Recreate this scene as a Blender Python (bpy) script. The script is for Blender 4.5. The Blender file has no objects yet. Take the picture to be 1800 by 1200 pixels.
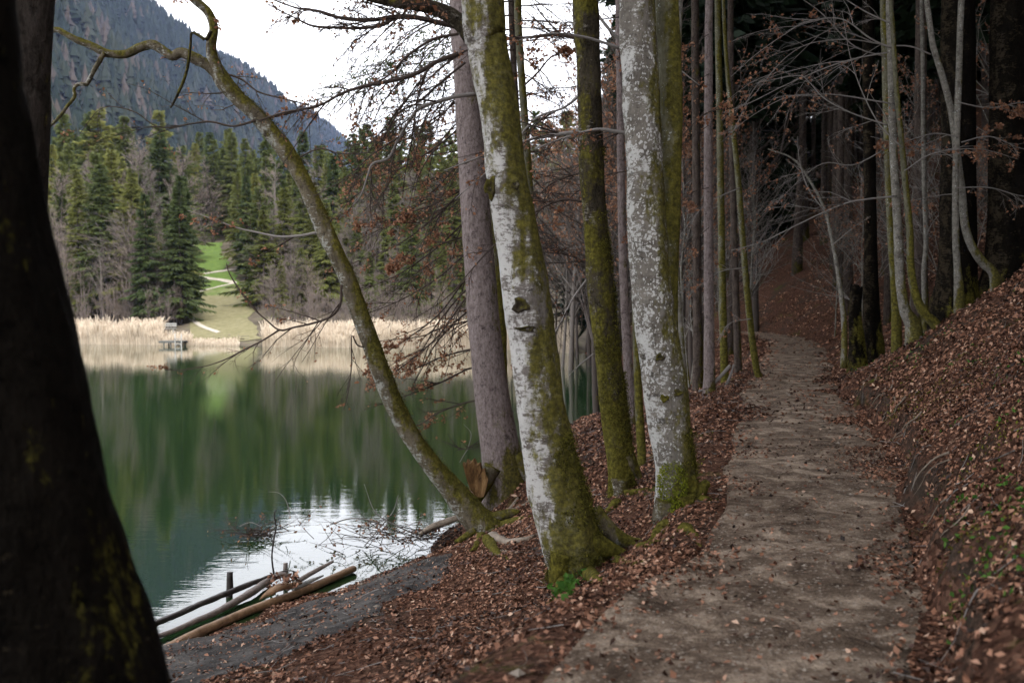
import bpy, math, random
import numpy as np
from mathutils import Vector

SC = bpy.context.scene
COL = SC.collection
RNG = np.random.default_rng(11)
random.seed(5)
F = 1750.0                      # focal length in pixels of the 1800 px wide photograph
CAM_Z = 3.4                     # metres above the lake
PITCH = math.atan(60.0 / F)

# ------------------------------------------------------------------ camera
cd = bpy.data.cameras.new('camera'); cam = bpy.data.objects.new('camera', cd); COL.objects.link(cam)
cam.location = (0, 0, CAM_Z); cam.rotation_euler = (math.pi / 2 - PITCH, 0, 0)
cd.sensor_width = 36; cd.lens = 35; cd.clip_start = .05; cd.clip_end = 20000
cd.dof.use_dof = True; cd.dof.focus_distance = 11.5; cd.dof.aperture_fstop = 2.0
SC.camera = cam

# ------------------------------------------------------------------ world, sun, exposure
SUN_EL, SUN_AZ = math.radians(44), math.radians(158)    # behind the wooded slope, veiled by cloud
w = bpy.data.worlds.new('World'); SC.world = w; w.use_nodes = True
nt = w.node_tree; nt.nodes.clear()
def wn(t, **k):
    n = nt.nodes.new(t)
    for a, b in k.items(): setattr(n, a, b)
    return n
sky = wn('ShaderNodeTexSky', sky_type='NISHITA', sun_disc=False)
sky.sun_elevation = SUN_EL; sky.sun_rotation = SUN_AZ
tc = wn('ShaderNodeTexCoord'); mp = wn('ShaderNodeMapping'); mp.inputs['Scale'].default_value = (1, 1, 2.2)
nz = wn('ShaderNodeTexNoise'); nz.inputs['Scale'].default_value = 2.2; nz.inputs['Detail'].default_value = 6
rp = wn('ShaderNodeValToRGB')
rp.color_ramp.elements[0].position = .3; rp.color_ramp.elements[0].color = (9.0, 9.05, 9.4, 1)
rp.color_ramp.elements[1].position = .75; rp.color_ramp.elements[1].color = (11.6, 11.6, 11.9, 1)
mx = wn('ShaderNodeMixRGB'); mx.inputs[0].default_value = .93
bg = wn('ShaderNodeBackground'); bg.inputs['Strength'].default_value = .1
wo = wn('ShaderNodeOutputWorld')
L = nt.links.new
L(tc.outputs['Generated'], mp.inputs[0]); L(mp.outputs[0], nz.inputs['Vector']); L(nz.outputs['Fac'], rp.inputs[0])
L(sky.outputs[0], mx.inputs[1]); L(rp.outputs[0], mx.inputs[2]); L(mx.outputs[0], bg.inputs[0]); L(bg.outputs[0], wo.inputs[0])
sd = bpy.data.lights.new('sun', 'SUN'); sun = bpy.data.objects.new('sun', sd); COL.objects.link(sun)
sd.energy = 1.5; sd.angle = math.radians(12); sd.color = (1, .95, .88)
sv = Vector((math.sin(SUN_AZ) * math.cos(SUN_EL), math.cos(SUN_AZ) * math.cos(SUN_EL), math.sin(SUN_EL)))
sun.rotation_euler = sv.to_track_quat('Z', 'Y').to_euler(); sun.location = (-20, 10, 60)
SC.view_settings.view_transform = 'Standard'; SC.view_settings.look = 'None'
SC.view_settings.exposure = 1.65; SC.view_settings.gamma = 1; SC.view_settings.use_curve_mapping = False
cy = SC.cycles
cy.use_denoising = True; cy.max_bounces = 5; cy.diffuse_bounces = 2; cy.glossy_bounces = 3
cy.transmission_bounces = 2; cy.volume_bounces = 0; cy.transparent_max_bounces = 4
cy.caustics_reflective = False; cy.caustics_refractive = False

# ------------------------------------------------------------------ number helpers
def nrm(v):
    return v / np.maximum(np.linalg.norm(v, axis=-1, keepdims=True), 1e-9)
def W(px, py, d):
    """the point seen at photo pixel (px, py), d metres ahead of the camera"""
    c, s = math.cos(PITCH), math.sin(PITCH); u = (600 - py) / F; r = (px - 900) / F
    v = np.array([r, c + u * s, -s + u * c]); v = v * (d / v[1])
    return np.array([v[0], v[1], CAM_Z + v[2]])
def hash2(i, j, seed):
    h = (i.astype(np.int64) * 374761393 + j.astype(np.int64) * 668265263 + seed * 974634777) & 0x7fffffff
    h = ((h ^ (h >> 13)) * 1274126177) & 0x7fffffff
    return ((h ^ (h >> 16)) & 0xffff) / 65535.0
def vn(x, y, seed=0):
    x = np.asarray(x, float); y = np.asarray(y, float)
    i = np.floor(x); j = np.floor(y); fx = x - i; fy = y - j
    fx = fx * fx * (3 - 2 * fx); fy = fy * fy * (3 - 2 * fy)
    a, b = hash2(i, j, seed), hash2(i + 1, j, seed); c, d = hash2(i, j + 1, seed), hash2(i + 1, j + 1, seed)
    return ((a * (1 - fx) + b * fx) * (1 - fy) + (c * (1 - fx) + d * fx) * fy) * 2 - 1
def fbm(x, y, seed=0, o=3):
    t = 0; a = 1
    for k in range(o):
        t = t + a * vn(np.asarray(x) * 2 ** k, np.asarray(y) * 2 ** k, seed + k); a *= .5
    return t
def sstep(a, b, x):
    t = np.clip((x - a) / (b - a), 0, 1); return t * t * (3 - 2 * t)
def catmull(P, n):
    """n points evenly spread on a smooth curve through P (m, k)"""
    P = np.asarray(P, float)
    if len(P) == 2: return P[0] + (P[1] - P[0]) * np.linspace(0, 1, n)[:, None]
    Q = np.vstack([2 * P[0] - P[1], P, 2 * P[-1] - P[-2]])
    out = []
    for i in range(len(P) - 1):
        p0, p1, p2, p3 = Q[i:i + 4]; t = np.linspace(0, 1, 17)[:-1, None]
        out.append(.5 * (2 * p1 + (p2 - p0) * t + (2 * p0 - 5 * p1 + 4 * p2 - p3) * t ** 2 + (3 * p1 - p0 - 3 * p2 + p3) * t ** 3))
    C = np.vstack(out + [P[-1:]])
    s = np.r_[0, np.cumsum(np.linalg.norm(np.diff(C[:, :3], axis=0), axis=1))]
    q = np.linspace(0, s[-1], n)
    return np.stack([np.interp(q, s, C[:, k]) for k in range(C.shape[1])], 1)

class MB:
    """collects vertices, quads and triangles; build() links them as one mesh object"""
    def __init__(s): s.V = []; s.Q = []; s.T = []; s.n = 0
    def add(s, V, Q=None, T=None):
        V = np.asarray(V, float).reshape(-1, 3)
        if Q is not None and len(Q): s.Q.append(np.asarray(Q) + s.n)
        if T is not None and len(T): s.T.append(np.asarray(T) + s.n)
        s.V.append(V); s.n += len(V); return s
    def mesh(s, name, mat, origin=(0, 0, 0), smooth=True):
        V = np.vstack(s.V) - np.asarray(origin, float)
        Q = np.vstack(s.Q) if s.Q else np.zeros((0, 4), int); T = np.vstack(s.T) if s.T else np.zeros((0, 3), int)
        me = bpy.data.meshes.new(name)
        me.vertices.add(len(V)); me.vertices.foreach_set('co', V.astype(np.float32).ravel())
        me.loops.add(Q.size + T.size); me.loops.foreach_set('vertex_index', np.r_[Q.ravel(), T.ravel()].astype(np.int32))
        me.polygons.add(len(Q) + len(T))
        me.polygons.foreach_set('loop_start', np.r_[np.arange(len(Q)) * 4, Q.size + np.arange(len(T)) * 3].astype(np.int32))
        me.polygons.foreach_set('use_smooth', np.full(len(Q) + len(T), smooth))
        me.update(calc_edges=True)
        if mat: me.materials.append(mat)
        return me
    def build(s, name, mat, parent=None, origin=(0, 0, 0), smooth=True, kind=None, label=None):
        return link(s.mesh(name, mat, origin, smooth), name, parent, kind, label)
def link(me, name, parent=None, kind=None, label=None, loc=None):
    o = bpy.data.objects.new(name, me); COL.objects.link(o)
    if parent is not None: o.parent = parent
    if kind: o['kind'] = kind
    if label: o['label'] = label
    if loc is not None: o.location = loc
    return o
def thing(name, label, cat, loc, group=None):
    o = bpy.data.objects.new(name, None); COL.objects.link(o); o.empty_display_size = .2
    o.location = tuple(float(c) for c in loc); o['label'] = label; o['category'] = cat
    if group: o['group'] = group
    return o
def tag(o, label, cat, group=None):
    o['label'] = label; o['category'] = cat
    if group: o['group'] = group
    return o
def tubes(P, R, k=3):
    """many tubes at once: P (m, n, 3), R (m, n)"""
    P = np.asarray(P, float); R = np.asarray(R, float); m, n, _ = P.shape
    T = nrm(np.gradient(P, axis=1)); mt = nrm(T.mean(1))
    ref = np.where((np.abs(mt[:, 2]) > .8)[:, None], np.array([[1., .13, 0]]), np.array([[.1, .05, 1.]]))[:, None]
    N = nrm(np.cross(T, np.broadcast_to(ref, T.shape))); B = np.cross(T, N)
    a = np.arange(k) * 2 * math.pi / k
    V = P[:, :, None] + R[:, :, None, None] * (N[:, :, None] * np.cos(a)[None, None, :, None] + B[:, :, None] * np.sin(a)[None, None, :, None])
    i = np.arange(m)[:, None, None] * n * k + np.arange(n - 1)[None, :, None] * k; j = np.arange(k)[None, None]; j2 = (j + 1) % k
    Q = np.stack([i + j, i + j2, i + k + j2, i + k + j], -1).reshape(-1, 4)
    return V.reshape(-1, 3), Q
def limb(P, R, k=16, rough=.04, seed=0, flare=0, fl_h=.4, lobes=5, cap=True):
    """one thick limb: P (n, 3) from its foot up, R (n,); a flare widens the foot in lobes"""
    P = np.asarray(P, float); R = np.asarray(R, float); n = len(P)
    T = nrm(np.gradient(P, axis=0)); mt = nrm(T.mean(0))
    ref = np.array([1., .13, 0]) if abs(mt[2]) > .6 else np.array([.05, .1, 1.])
    N = nrm(np.cross(T, ref)); B = np.cross(T, N)
    a = np.arange(k) * 2 * math.pi / k
    s = np.r_[0, np.cumsum(np.linalg.norm(np.diff(P, axis=0), axis=1))]
    A, S = np.meshgrid(a, s); r0 = max(R.mean(), .01)
    M = 1 + rough * (fbm(np.cos(A) * 1.7 + 7, S / (r0 * 3.5) + np.sin(A) * 1.7, seed) + .35 * fbm(np.cos(A) * 5 + 3, S / (r0 * .7) + np.sin(A) * 5, seed + 9, 2))
    if flare:
        M = M * (1 + flare * np.exp(-S / fl_h) * (.55 + .6 * np.maximum(0, np.cos(A * lobes + seed + .6 * np.sin(A * 2 + seed)))))
    V = P[:, None] + (R[:, None] * M)[:, :, None] * (N[:, None] * np.cos(a)[None, :, None] + B[:, None] * np.sin(a)[None, :, None])
    i = (np.arange(n - 1) * k)[:, None]; j = np.arange(k)[None]; j2 = (j + 1) % k
    Q = np.stack([i + j, i + j2, i + k + j2, i + k + j], -1).reshape(-1, 4)
    V = V.reshape(-1, 3); Tr = None
    if cap:
        V = np.vstack([V, P[:1], P[-1:]]); c0 = n * k; j = np.arange(k); j2 = (j + 1) % k
        Tr = np.vstack([np.stack([np.full(k, c0), j2, j], 1), np.stack([np.full(k, c0 + 1), (n - 1) * k + j, (n - 1) * k + j2], 1)])
    return V, Q, Tr
def kids(rng, P, R, per, ang, lenf, rf, npts=5, flat=.4, droop=0., wig=.12, tmin=.15, rmin=.0012, pw=1.):
    """side shoots of the branches P (m, n, 3)"""
    m, n, _ = P.shape; M = m * per; idx = np.repeat(np.arange(m), per)
    ln = np.linalg.norm(np.diff(P, axis=1), axis=2).sum(1)[idx]
    t = tmin + (.97 - tmin) * rng.uniform(0, 1, M) ** pw; f = t * (n - 1); i = np.minimum(f.astype(int), n - 2); q = (f - i)[:, None]
    p0 = P[idx, i] * (1 - q) + P[idx, i + 1] * q; tan = nrm(P[idx, i + 1] - P[idx, i])
    r = R[idx, i] * (1 - q[:, 0]) + R[idx, i + 1] * q[:, 0]
    g = rng.normal(size=(M, 3)); g[:, 2] *= 1 - flat
    perp = nrm(g - (g * tan).sum(1, keepdims=True) * tan)
    a = (ang * rng.uniform(.65, 1.3, M))[:, None]; d = tan * np.cos(a) + perp * np.sin(a)
    L_ = ln * lenf * rng.uniform(.45, 1.2, M) * (1.2 - t)
    s = np.linspace(0, 1, npts)[None, :, None]; LL = L_[:, None, None]
    b = rng.normal(size=(M, 1, 3)) * wig; b2 = rng.normal(size=(M, 1, 3)) * wig * .6
    b[..., 2] *= .6
    Q = p0[:, None] + LL * (d[:, None] * s + b * s ** 2 + b2 * np.sin(s * 6.0) * .35 * s); Q[..., 2] += (LL * droop * s ** 2)[..., 0]
    r1 = np.maximum(np.minimum(r * rf, .011 * L_ + .001), rmin)
    return Q, r1[:, None] * (1 - .75 * np.linspace(0, 1, npts)[None]) + rmin * .3
def leaf_quads(rng, C, size, hang=.3):
    """small folded leaves (2 triangles each) at the points C"""
    n = len(C); a = nrm(rng.normal(size=(n, 3)) - np.array([0, 0, hang])); b = nrm(np.cross(a, rng.normal(size=(n, 3))))
    c = np.cross(a, b); s = (size * rng.uniform(.6, 1.25, n))[:, None]
    V = np.stack([C, C + a * s * .5 + b * s * .33 + c * s * .12, C + a * s, C + a * s * .55 - b * s * .33 + c * s * .12], 1).reshape(-1, 3)
    i = np.arange(n)[:, None] * 4
    return V, np.vstack([i + np.array([0, 1, 2]), i + np.array([0, 2, 3])])

# ------------------------------------------------------------------ materials
class Mat:
    def __init__(s, name, rough=.8, spec=.3):
        s.m = bpy.data.materials.new(name); s.m.use_nodes = True; s.t = s.m.node_tree
        s.b = s.t.nodes['Principled BSDF']; s.b.inputs['Roughness'].default_value = rough
        s.b.inputs['Specular IOR Level'].default_value = spec; s.co = None
    def n(s, t, **k):
        x = s.t.nodes.new(t)
        for a, b in k.items(): setattr(x, a, b)
        return x
    def l(s, a, b): s.t.links.new(a, b)
    def coord(s, scale=(1, 1, 1), out='Object'):
        tcn = s.n('ShaderNodeTexCoord'); m = s.n('ShaderNodeMapping'); m.inputs['Scale'].default_value = scale
        s.l(tcn.outputs[out], m.inputs[0]); return m.outputs[0]
    def noise(s, vec, scale, detail=4, rough=.6, dist=0):
        x = s.n('ShaderNodeTexNoise'); x.inputs['Scale'].default_value = scale; x.inputs['Detail'].default_value = detail
        x.inputs['Roughness'].default_value = rough; x.inputs['Distortion'].default_value = dist
        s.l(vec, x.inputs['Vector']); return x.outputs['Fac']
    def voro(s, vec, scale, feature='F1', out='Distance', rnd=1):
        x = s.n('ShaderNodeTexVoronoi', feature=feature); x.inputs['Scale'].default_value = scale; x.inputs['Randomness'].default_value = rnd
        s.l(vec, x.inputs['Vector']); return x.outputs[out]
    def ramp(s, fac, stops, interp='LINEAR'):
        x = s.n('ShaderNodeValToRGB'); x.color_ramp.interpolation = interp; e = x.color_ramp.elements
        while len(e) > 1: e.remove(e[-1])
        e[0].position = stops[0][0]; c = stops[0][1]; e[0].color = (*c, 1) if hasattr(c, '__len__') else (c, c, c, 1)
        for p, c in stops[1:]:
            k = e.new(p); k.color = (*c, 1) if hasattr(c, '__len__') else (c, c, c, 1)
        s.l(fac, x.inputs[0]); return x.outputs[0]
    def mix(s, fac, a, b, mode='MIX'):
        x = s.n('ShaderNodeMixRGB', blend_type=mode)
        for i, v in enumerate((fac, a, b)):
            if hasattr(v, 'links') or hasattr(v, 'is_linked'): s.l(v, x.inputs[i])
            elif hasattr(v, '__len__'): x.inputs[i].default_value = (*v, 1)
            else: x.inputs[i].default_value = v if i == 0 else (v, v, v, 1)
        return x.outputs[0]
    def math(s, op, a, b=0.):
        x = s.n('ShaderNodeMath', operation=op)
        for i, v in enumerate((a, b)):
            if hasattr(v, 'is_linked'): s.l(v, x.inputs[i])
            else: x.inputs[i].default_value = v
        return x.outputs[0]
    def bump(s, h, strength=.5, dist=.02):
        x = s.n('ShaderNodeBump'); x.inputs['Strength'].default_value = strength; x.inputs['Distance'].default_value = dist
        s.l(h, x.inputs['Height']); s.l(x.outputs[0], s.b.inputs['Normal'])
    def col(s, c):
        if hasattr(c, 'is_linked'): s.l(c, s.b.inputs['Base Color'])
        else: s.b.inputs['Base Color'].default_value = (*c, 1)
        return s
    def side(s, d):
        """-1..1: how far the surface faces the direction d"""
        g = s.n('ShaderNodeNewGeometry'); v = s.n('ShaderNodeVectorMath', operation='DOT_PRODUCT'); v.inputs[1].default_value = d
        s.l(g.outputs['Normal'], v.inputs[0]); return v.outputs['Value']
    def island(s): return s.n('ShaderNodeNewGeometry').outputs['Random Per Island']
    def objrand(s): return s.n('ShaderNodeObjectInfo').outputs['Random']
    def height(s):
        x = s.n('ShaderNodeSeparateXYZ'); t = s.n('ShaderNodeTexCoord'); s.l(t.outputs['Object'], x.inputs[0]); return x.outputs[2]

def bark(name, dark, light, moss_top=0, top_z=3., *, lichen=.0, lichen_c=(.5, .53, .52), moss=.3, moss_dir=(.8, -.3, .25), moss_h=1.0, band=3., scale=5., bump=.5, fine=40., dots=0.):
    m = Mat(name, .95, .03); v = m.coord((1, 1, 1 / band)); v2 = m.coord((1, 1, band * .8))
    a = m.noise(v, scale, 5, .65); f = m.noise(m.coord((1, 1, .5)), fine, 3, .7)
    c = m.ramp(m.math('ADD', m.math('MULTIPLY', a, .6), m.math('MULTIPLY', f, .4)), [(.36, dark), (.62, light)])
    if lichen:
        p = m.noise(m.coord((1, 1, .8)), 4.6, 7, .78, .6); h = m.noise(m.coord((1, 1, 3.2)), 11, 6, .8)
        k = m.math('ADD', m.math('MULTIPLY', p, .55), m.math('MULTIPLY', h, .45))
        k = m.math('SUBTRACT', k, m.math('MULTIPLY', m.side((.75, -.1, 0)), .07))
        c = m.mix(m.ramp(k, [(.60 - lichen * .16, 0), (.635 - lichen * .15, 1)]), c, lichen_c)
    if dots:
        wv_ = m.n('ShaderNodeVectorMath', operation='ADD'); nn_ = m.n('ShaderNodeTexNoise'); nn_.inputs['Scale'].default_value = 30; vv_ = m.coord((1, 1, .8)); m.l(vv_, nn_.inputs['Vector']); sc_ = m.n('ShaderNodeVectorMath', operation='SCALE'); sc_.inputs['Scale'].default_value = .05; m.l(nn_.outputs['Color'], sc_.inputs[0]); m.l(vv_, wv_.inputs[0]); m.l(sc_.outputs[0], wv_.inputs[1])
        q = m.voro(wv_.outputs[0], 34); p = m.noise(m.coord((1, 1, .7)), 3.3, 4, .7); p = m.ramp(p, [(.36, .25), (.62, 1.0)]); p = m.math('MULTIPLY', p, .72)
        k = m.math('LESS_THAN', q, m.math('MULTIPLY', p, dots)); c = m.mix(k, c, lichen_c)
    sp = m.noise(m.coord((1, 1, 1.3)), 7.5, 6, .78)
    c = m.mix(m.ramp(sp, [(.56, 0), (.66, .85)]), c, tuple(x * .35 for x in dark))
    if moss:
        k = m.math('ADD', m.math('MULTIPLY', m.side(moss_dir), .20), m.noise(m.coord((1, 1, .5)), 4.2, 6, .72))
        k = m.math('ADD', k, m.ramp(m.math('DIVIDE', m.height(), moss_h * 2), [(0, .30), (.5, .06), (1, 0)]))
        if moss_top: k = m.math('ADD', k, m.ramp(m.math('DIVIDE', m.height(), top_z * 2), [(.46, 0), (.56, moss_top)]))
        k = m.math('ADD', k, m.math('MULTIPLY', m.math('SUBTRACT', m.noise(m.coord(), 30, 3, .7), .5), .25))
        mk = m.ramp(k, [(.76 - moss * .36, 0), (.86 - moss * .34, .92)])
        mc = m.ramp(m.noise(m.coord(), 22, 4, .7), [(.3, (.026, .023, .006)), (.52, (.088, .078, .015)), (.72, (.185, .165, .03))])
        c = m.mix(mk, c, mc)
    m.col(c)
    hh = m.math('ADD', m.math('MULTIPLY', f, .7), m.math('MULTIPLY', a, .8))
    m.bump(hh, bump, .03); return m.m

M = {}
M['beech'] = bark('beech_bark', (.075, .064, .055), (.185, .165, .15), .17, 3.2, lichen=.60, lichen_c=(.43, .42, .40), moss=.58, band=.45, scale=4.0, bump=.4)
M['beech_pale'] = bark('pale_beech_bark', (.095, .085, .072), (.21, .19, .165), lichen=.36, lichen_c=(.47, .465, .445), moss=.46, moss_h=.8, band=.7, scale=4.0, bump=.4, dots=.66)
M['beech_back'] = bark('olive_beech_bark', (.075, .07, .045), (.17, .16, .11), moss=.85, moss_h=2, moss_dir=(.7, -.3, .2), bump=.4, dots=.35, lichen_c=(.4, .42, .4))
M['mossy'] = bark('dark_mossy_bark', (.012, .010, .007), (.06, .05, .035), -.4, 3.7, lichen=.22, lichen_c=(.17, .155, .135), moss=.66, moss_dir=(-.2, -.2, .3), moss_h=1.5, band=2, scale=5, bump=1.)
M['leaner'] = bark('leaning_trunk_bark', (.045, .036, .024), (.165, .14, .10), lichen=.42, lichen_c=(.30, .30, .27), moss=.80, moss_dir=(.55, 0, .75), moss_h=.06, band=1.2, scale=6, bump=.9)
M['spruce'] = bark('grey_spruce_bark', (.105, .08, .075), (.30, .25, .24), moss=.12, moss_h=.75, moss_dir=(.7, -.4, .1), band=2.5, scale=26, fine=70, bump=1.)
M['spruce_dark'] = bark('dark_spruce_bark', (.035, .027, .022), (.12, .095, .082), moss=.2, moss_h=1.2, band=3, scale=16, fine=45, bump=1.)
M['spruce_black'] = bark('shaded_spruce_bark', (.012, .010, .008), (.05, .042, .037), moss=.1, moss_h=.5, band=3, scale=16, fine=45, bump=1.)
M['black'] = bark('shade_blackened_bark', (.003, .0025, .002), (.011, .009, .007), lichen=.35, lichen_c=(.04, .031, .02), moss=.08, moss_dir=(.6, 0, .3), moss_h=1, band=3, scale=6, bump=1.)  # near-black: edge darkening and shade are put into the bark colour
M['young'] = bark('young_beech_bark', (.09, .082, .07), (.24, .225, .195), moss=.26, moss_h=.8, band=.6, scale=8, bump=.3, dots=.3)
M['green_young'] = bark('mossy_young_bark', (.05, .05, .03), (.15, .14, .1), moss=.7, moss_h=2, band=1, scale=8, bump=.5)
m = Mat('far_trunk_bark', .9, .1); m.col(m.ramp(m.objrand(), [(0, (.035, .028, .024)), (.7, (.085, .07, .062)), (1, (.16, .14, .125))])); M['far_trunk'] = m.m
def flat(name, stops, rough=.9, per='island', spec=.06, trans=0):
    m = Mat(name, rough, spec); m.col(m.ramp(m.island() if per == 'island' else m.objrand(), stops))
    if trans:
        tr = m.n('ShaderNodeBsdfTranslucent'); ms = m.n('ShaderNodeMixShader'); ms.inputs[0].default_value = trans
        m.l(m.b.inputs['Base Color'].links[0].from_socket, tr.inputs[0]); m.l(m.b.outputs[0], ms.inputs[1]); m.l(tr.outputs[0], ms.inputs[2])
        m.l(ms.outputs[0], m.t.nodes['Material Output'].inputs[0])
    return m.m
M['twig'] = flat('dark_twig_bark', [(0, (.035, .026, .022)), (1, (.085, .066, .056))])
M['twig_pale'] = flat('pale_twig_bark', [(0, (.10, .09, .082)), (1, (.27, .25, .235))])
M['dry_leaf'] = flat('dry_beech_leaf', [(0, (.17, .075, .042)), (.5, (.28, .135, .078)), (1, (.42, .24, .15))], .6, trans=.3)
M['litter'] = flat('fallen_leaf', [(0, (.016, .007, .004)), (.3, (.08, .036, .022)), (.65, (.225, .108, .066)), (.92, (.36, .195, .128)), (1, (.52, .36, .26))], .7, spec=.1)
M['litter_wet'] = flat('damp_leaf', [(0, (.010, .005, .003)), (.5, (.05, .021, .012)), (1, (.12, .05, .028))], .5, spec=.2)
M['pebble'] = flat('limestone_pebble', [(0, (.07, .055, .044)), (1, (.30, .255, .21))], .95)
M['herb'] = flat('green_herb', [(0, (.03, .08, .012)), (1, (.08, .17, .03))], .5, trans=.3)
M['moss_tuft'] = flat('moss_tuft', [(0, (.06, .075, .009)), (1, (.24, .26, .025))], .95)
M['moss_fuzz'] = flat('moss_fuzz', [(0, (.022, .02, .005)), (.7, (.085, .078, .015)), (1, (.16, .15, .025))], .95)
M['reed'] = flat('dry_reed', [(0, (.40, .32, .24)), (1, (.74, .65, .53))], .8, trans=.4)
def foliage(name, stops):
    m = Mat(name, .65, .2); r = m.math('ADD', m.math('MULTIPLY', m.objrand(), .72), m.math('MULTIPLY', m.island(), .28)); m.col(m.ramp(r, stops)); tr = m.n('ShaderNodeBsdfTranslucent'); ms = m.n('ShaderNodeMixShader'); ms.inputs[0].default_value = .35
    m.l(m.b.inputs['Base Color'].links[0].from_socket, tr.inputs[0]); m.l(m.b.outputs[0], ms.inputs[1]); m.l(tr.outputs[0], ms.inputs[2]); m.l(ms.outputs[0], m.t.nodes['Material Output'].inputs[0]); return m.m
M['needles'] = foliage('spruce_needles', [(0, (.042, .066, .028)), (.4, (.10, .122, .038)), (.8, (.17, .178, .05)), (1, (.24, .23, .065))])
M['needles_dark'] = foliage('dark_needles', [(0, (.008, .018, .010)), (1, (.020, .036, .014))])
M['grey_twig'] = foliage('bare_far_twigs', [(0, (.14, .115, .105)), (.5, (.22, .185, .17)), (1, (.27, .215, .175))])
M['twig_grey'] = foliage('shore_twigs', [(0, (.075, .06, .052)), (1, (.16, .135, .12))])
m = Mat('cut_wood', .85, .2); c = m.noise(m.coord((1, 1, .2)), 18, 5, .7); m.col(m.ramp(c, [(.3, (.05, .025, .01)), (.5, (.2, .11, .045)), (.7, (.36, .22, .10))])); m.bump(c, 1, .03); M['rotten'] = m.m
def wood(name, a, b, rough=.6):
    m = Mat(name, rough, .35); c = m.noise(m.coord((1, 1, 1), 'Object'), 9, 6, .7, .6); m.col(m.ramp(c, [(.3, a), (.7, b)])); m.bump(c, .6, .02); return m.m
M['log_brown'] = wood('brown_barkless_log', (.12, .065, .032), (.30, .18, .10))
M['log_grey'] = wood('grey_wet_log', (.085, .065, .055), (.24, .195, .17))
M['log_dark'] = wood('dark_wet_log', (.012, .009, .008), (.045, .035, .031), .5)
M['weathered'] = wood('weathered_plank', (.2, .2, .19), (.42, .42, .4))
M['dock_dark'] = wood('dark_dock_plank', (.05, .055, .05), (.16, .16, .15))
M['root'] = wood('bare_root', (.10, .075, .055), (.27, .22, .17), .8)
# ground materials
def ground(name, leafy):
    m = Mat(name, 1, .02); P = m.coord()
    big = m.noise(P, .55, 4, .6); fine = m.noise(P, 14, 5, .75)
    v1 = m.n('ShaderNodeTexVoronoi'); v1.inputs['Scale'].default_value = 30; m.l(P, v1.inputs['Vector'])
    leaf = m.ramp(v1.outputs['Color'], [(.1, (.025, .013, .009)), (.45, (.07, .035, .024)), (.75, (.125, .066, .044)), (1, (.2, .115, .08))])
    soil = m.ramp(fine, [(.3, (.022, .017, .013)), (.7, (.085, .064, .05))])
    k = m.math('ADD', m.math('MULTIPLY', big, .7), m.math('MULTIPLY', m.noise(P, 3, 4), .3))
    c = m.mix(m.ramp(k, [(.43 - leafy, 0), (.55 - leafy, 1)]), soil, leaf)
    mo = m.math('ADD', m.math('MULTIPLY', m.noise(P, .8, 4, .65), .75), m.math('MULTIPLY', m.noise(P, 9, 4, .7), .25))
    mc = m.ramp(fine, [(.3, (.03, .038, .008)), (.7, (.10, .115, .02))])
    c = m.mix(m.ramp(mo, [(.6, 0), (.68, .8)]), c, mc)
    c = m.mix(m.ramp(m.math('ADD', m.side((0, 0, 1)), m.math('MULTIPLY', m.math('SUBTRACT', fine, .5), .5)), [(.5, 1), (.64, 0)]), c, soil); m.col(c)
    m.bump(m.math('ADD', m.math('MULTIPLY', v1.outputs['Distance'], .6), fine), .9, .05); return m.m
M['ground'] = ground('forest_floor', .06)
m = Mat('gravel_path', 1, .03); P = m.coord()
fine = m.noise(P, 42, 5, .8); med = m.noise(P, 3.2, 7, .72, .4); st = m.n('ShaderNodeTexVoronoi'); st.inputs['Scale'].default_value = 60; m.l(P, st.inputs['Vector'])
c = m.ramp(med, [(.34, (.062, .043, .031)), (.5, (.19, .14, .104)), (.66, (.47, .37, .28))])
c = m.mix(.75, c, m.ramp(fine, [(.3, .35), (.7, 1.35)]), 'MULTIPLY')
c = m.mix(m.ramp(st.outputs['Color'], [(.80, 0), (.86, .6)]), c, (.42, .36, .30))
m.col(c); m.bump(m.math('ADD', fine, m.math('MULTIPLY', st.outputs['Distance'], .6)), .9, .03); M['path'] = m.m
m = Mat('grey_shore_gravel', .85, .12); P = m.coord(); fine = m.noise(P, 46, 5, .8); med = m.noise(P, 3, 4)
c = m.mix(.85, m.ramp(med, [(.35, (.03, .027, .026)), (.65, (.125, .115, .108))]), m.ramp(fine, [(.32, .3), (.7, 1.6)]), 'MULTIPLY'); m.col(c); m.bump(fine, 1, .03); M['gravel'] = m.m
m = Mat('meadow_grass', .9, .1); P = m.coord(); a = m.noise(P, .12, 4, .6); b = m.noise(P, 1.6, 4, .7)
sx = m.n('ShaderNodeSeparateXYZ'); m.l(P, sx.inputs[0]); up = m.math('DIVIDE', sx.outputs[2], 14.0)
g = m.ramp(b, [(.3, (.06, .105, .022)), (.7, (.12, .175, .042))]); tan = m.ramp(b, [(.3, (.12, .112, .055)), (.7, (.21, .19, .11))])
k = m.math('ADD', up, m.math('MULTIPLY', m.math('SUBTRACT', a, .5), .9)); m.col(m.mix(m.ramp(k, [(.32, 0), (.5, 1)]), tan, g)); M['meadow'] = m.m
m = Mat('pale_gravel', .95, .1); m.col(m.ramp(m.noise(m.coord(), 3, 4), [(.3, (.3, .27, .22)), (.7, (.46, .42, .36))])); M['far_path'] = m.m
m = Mat('far_forest_floor', .95, .1); m.col(m.ramp(m.noise(m.coord(), .35, 5, .7), [(.3, (.05, .042, .03)), (.55, (.12, .10, .075)), (.7, (.10, .11, .035))])); M['far_ground'] = m.m
m = Mat('mountain_floor', .95, .1); P = m.coord(); a = m.noise(P, .012, 6, .7); m.col(m.ramp(a, [(.35, (.012, .016, .012)), (.56, (.026, .028, .022)), (.66, (.08, .074, .068))])); M['mountain'] = m.m
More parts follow.
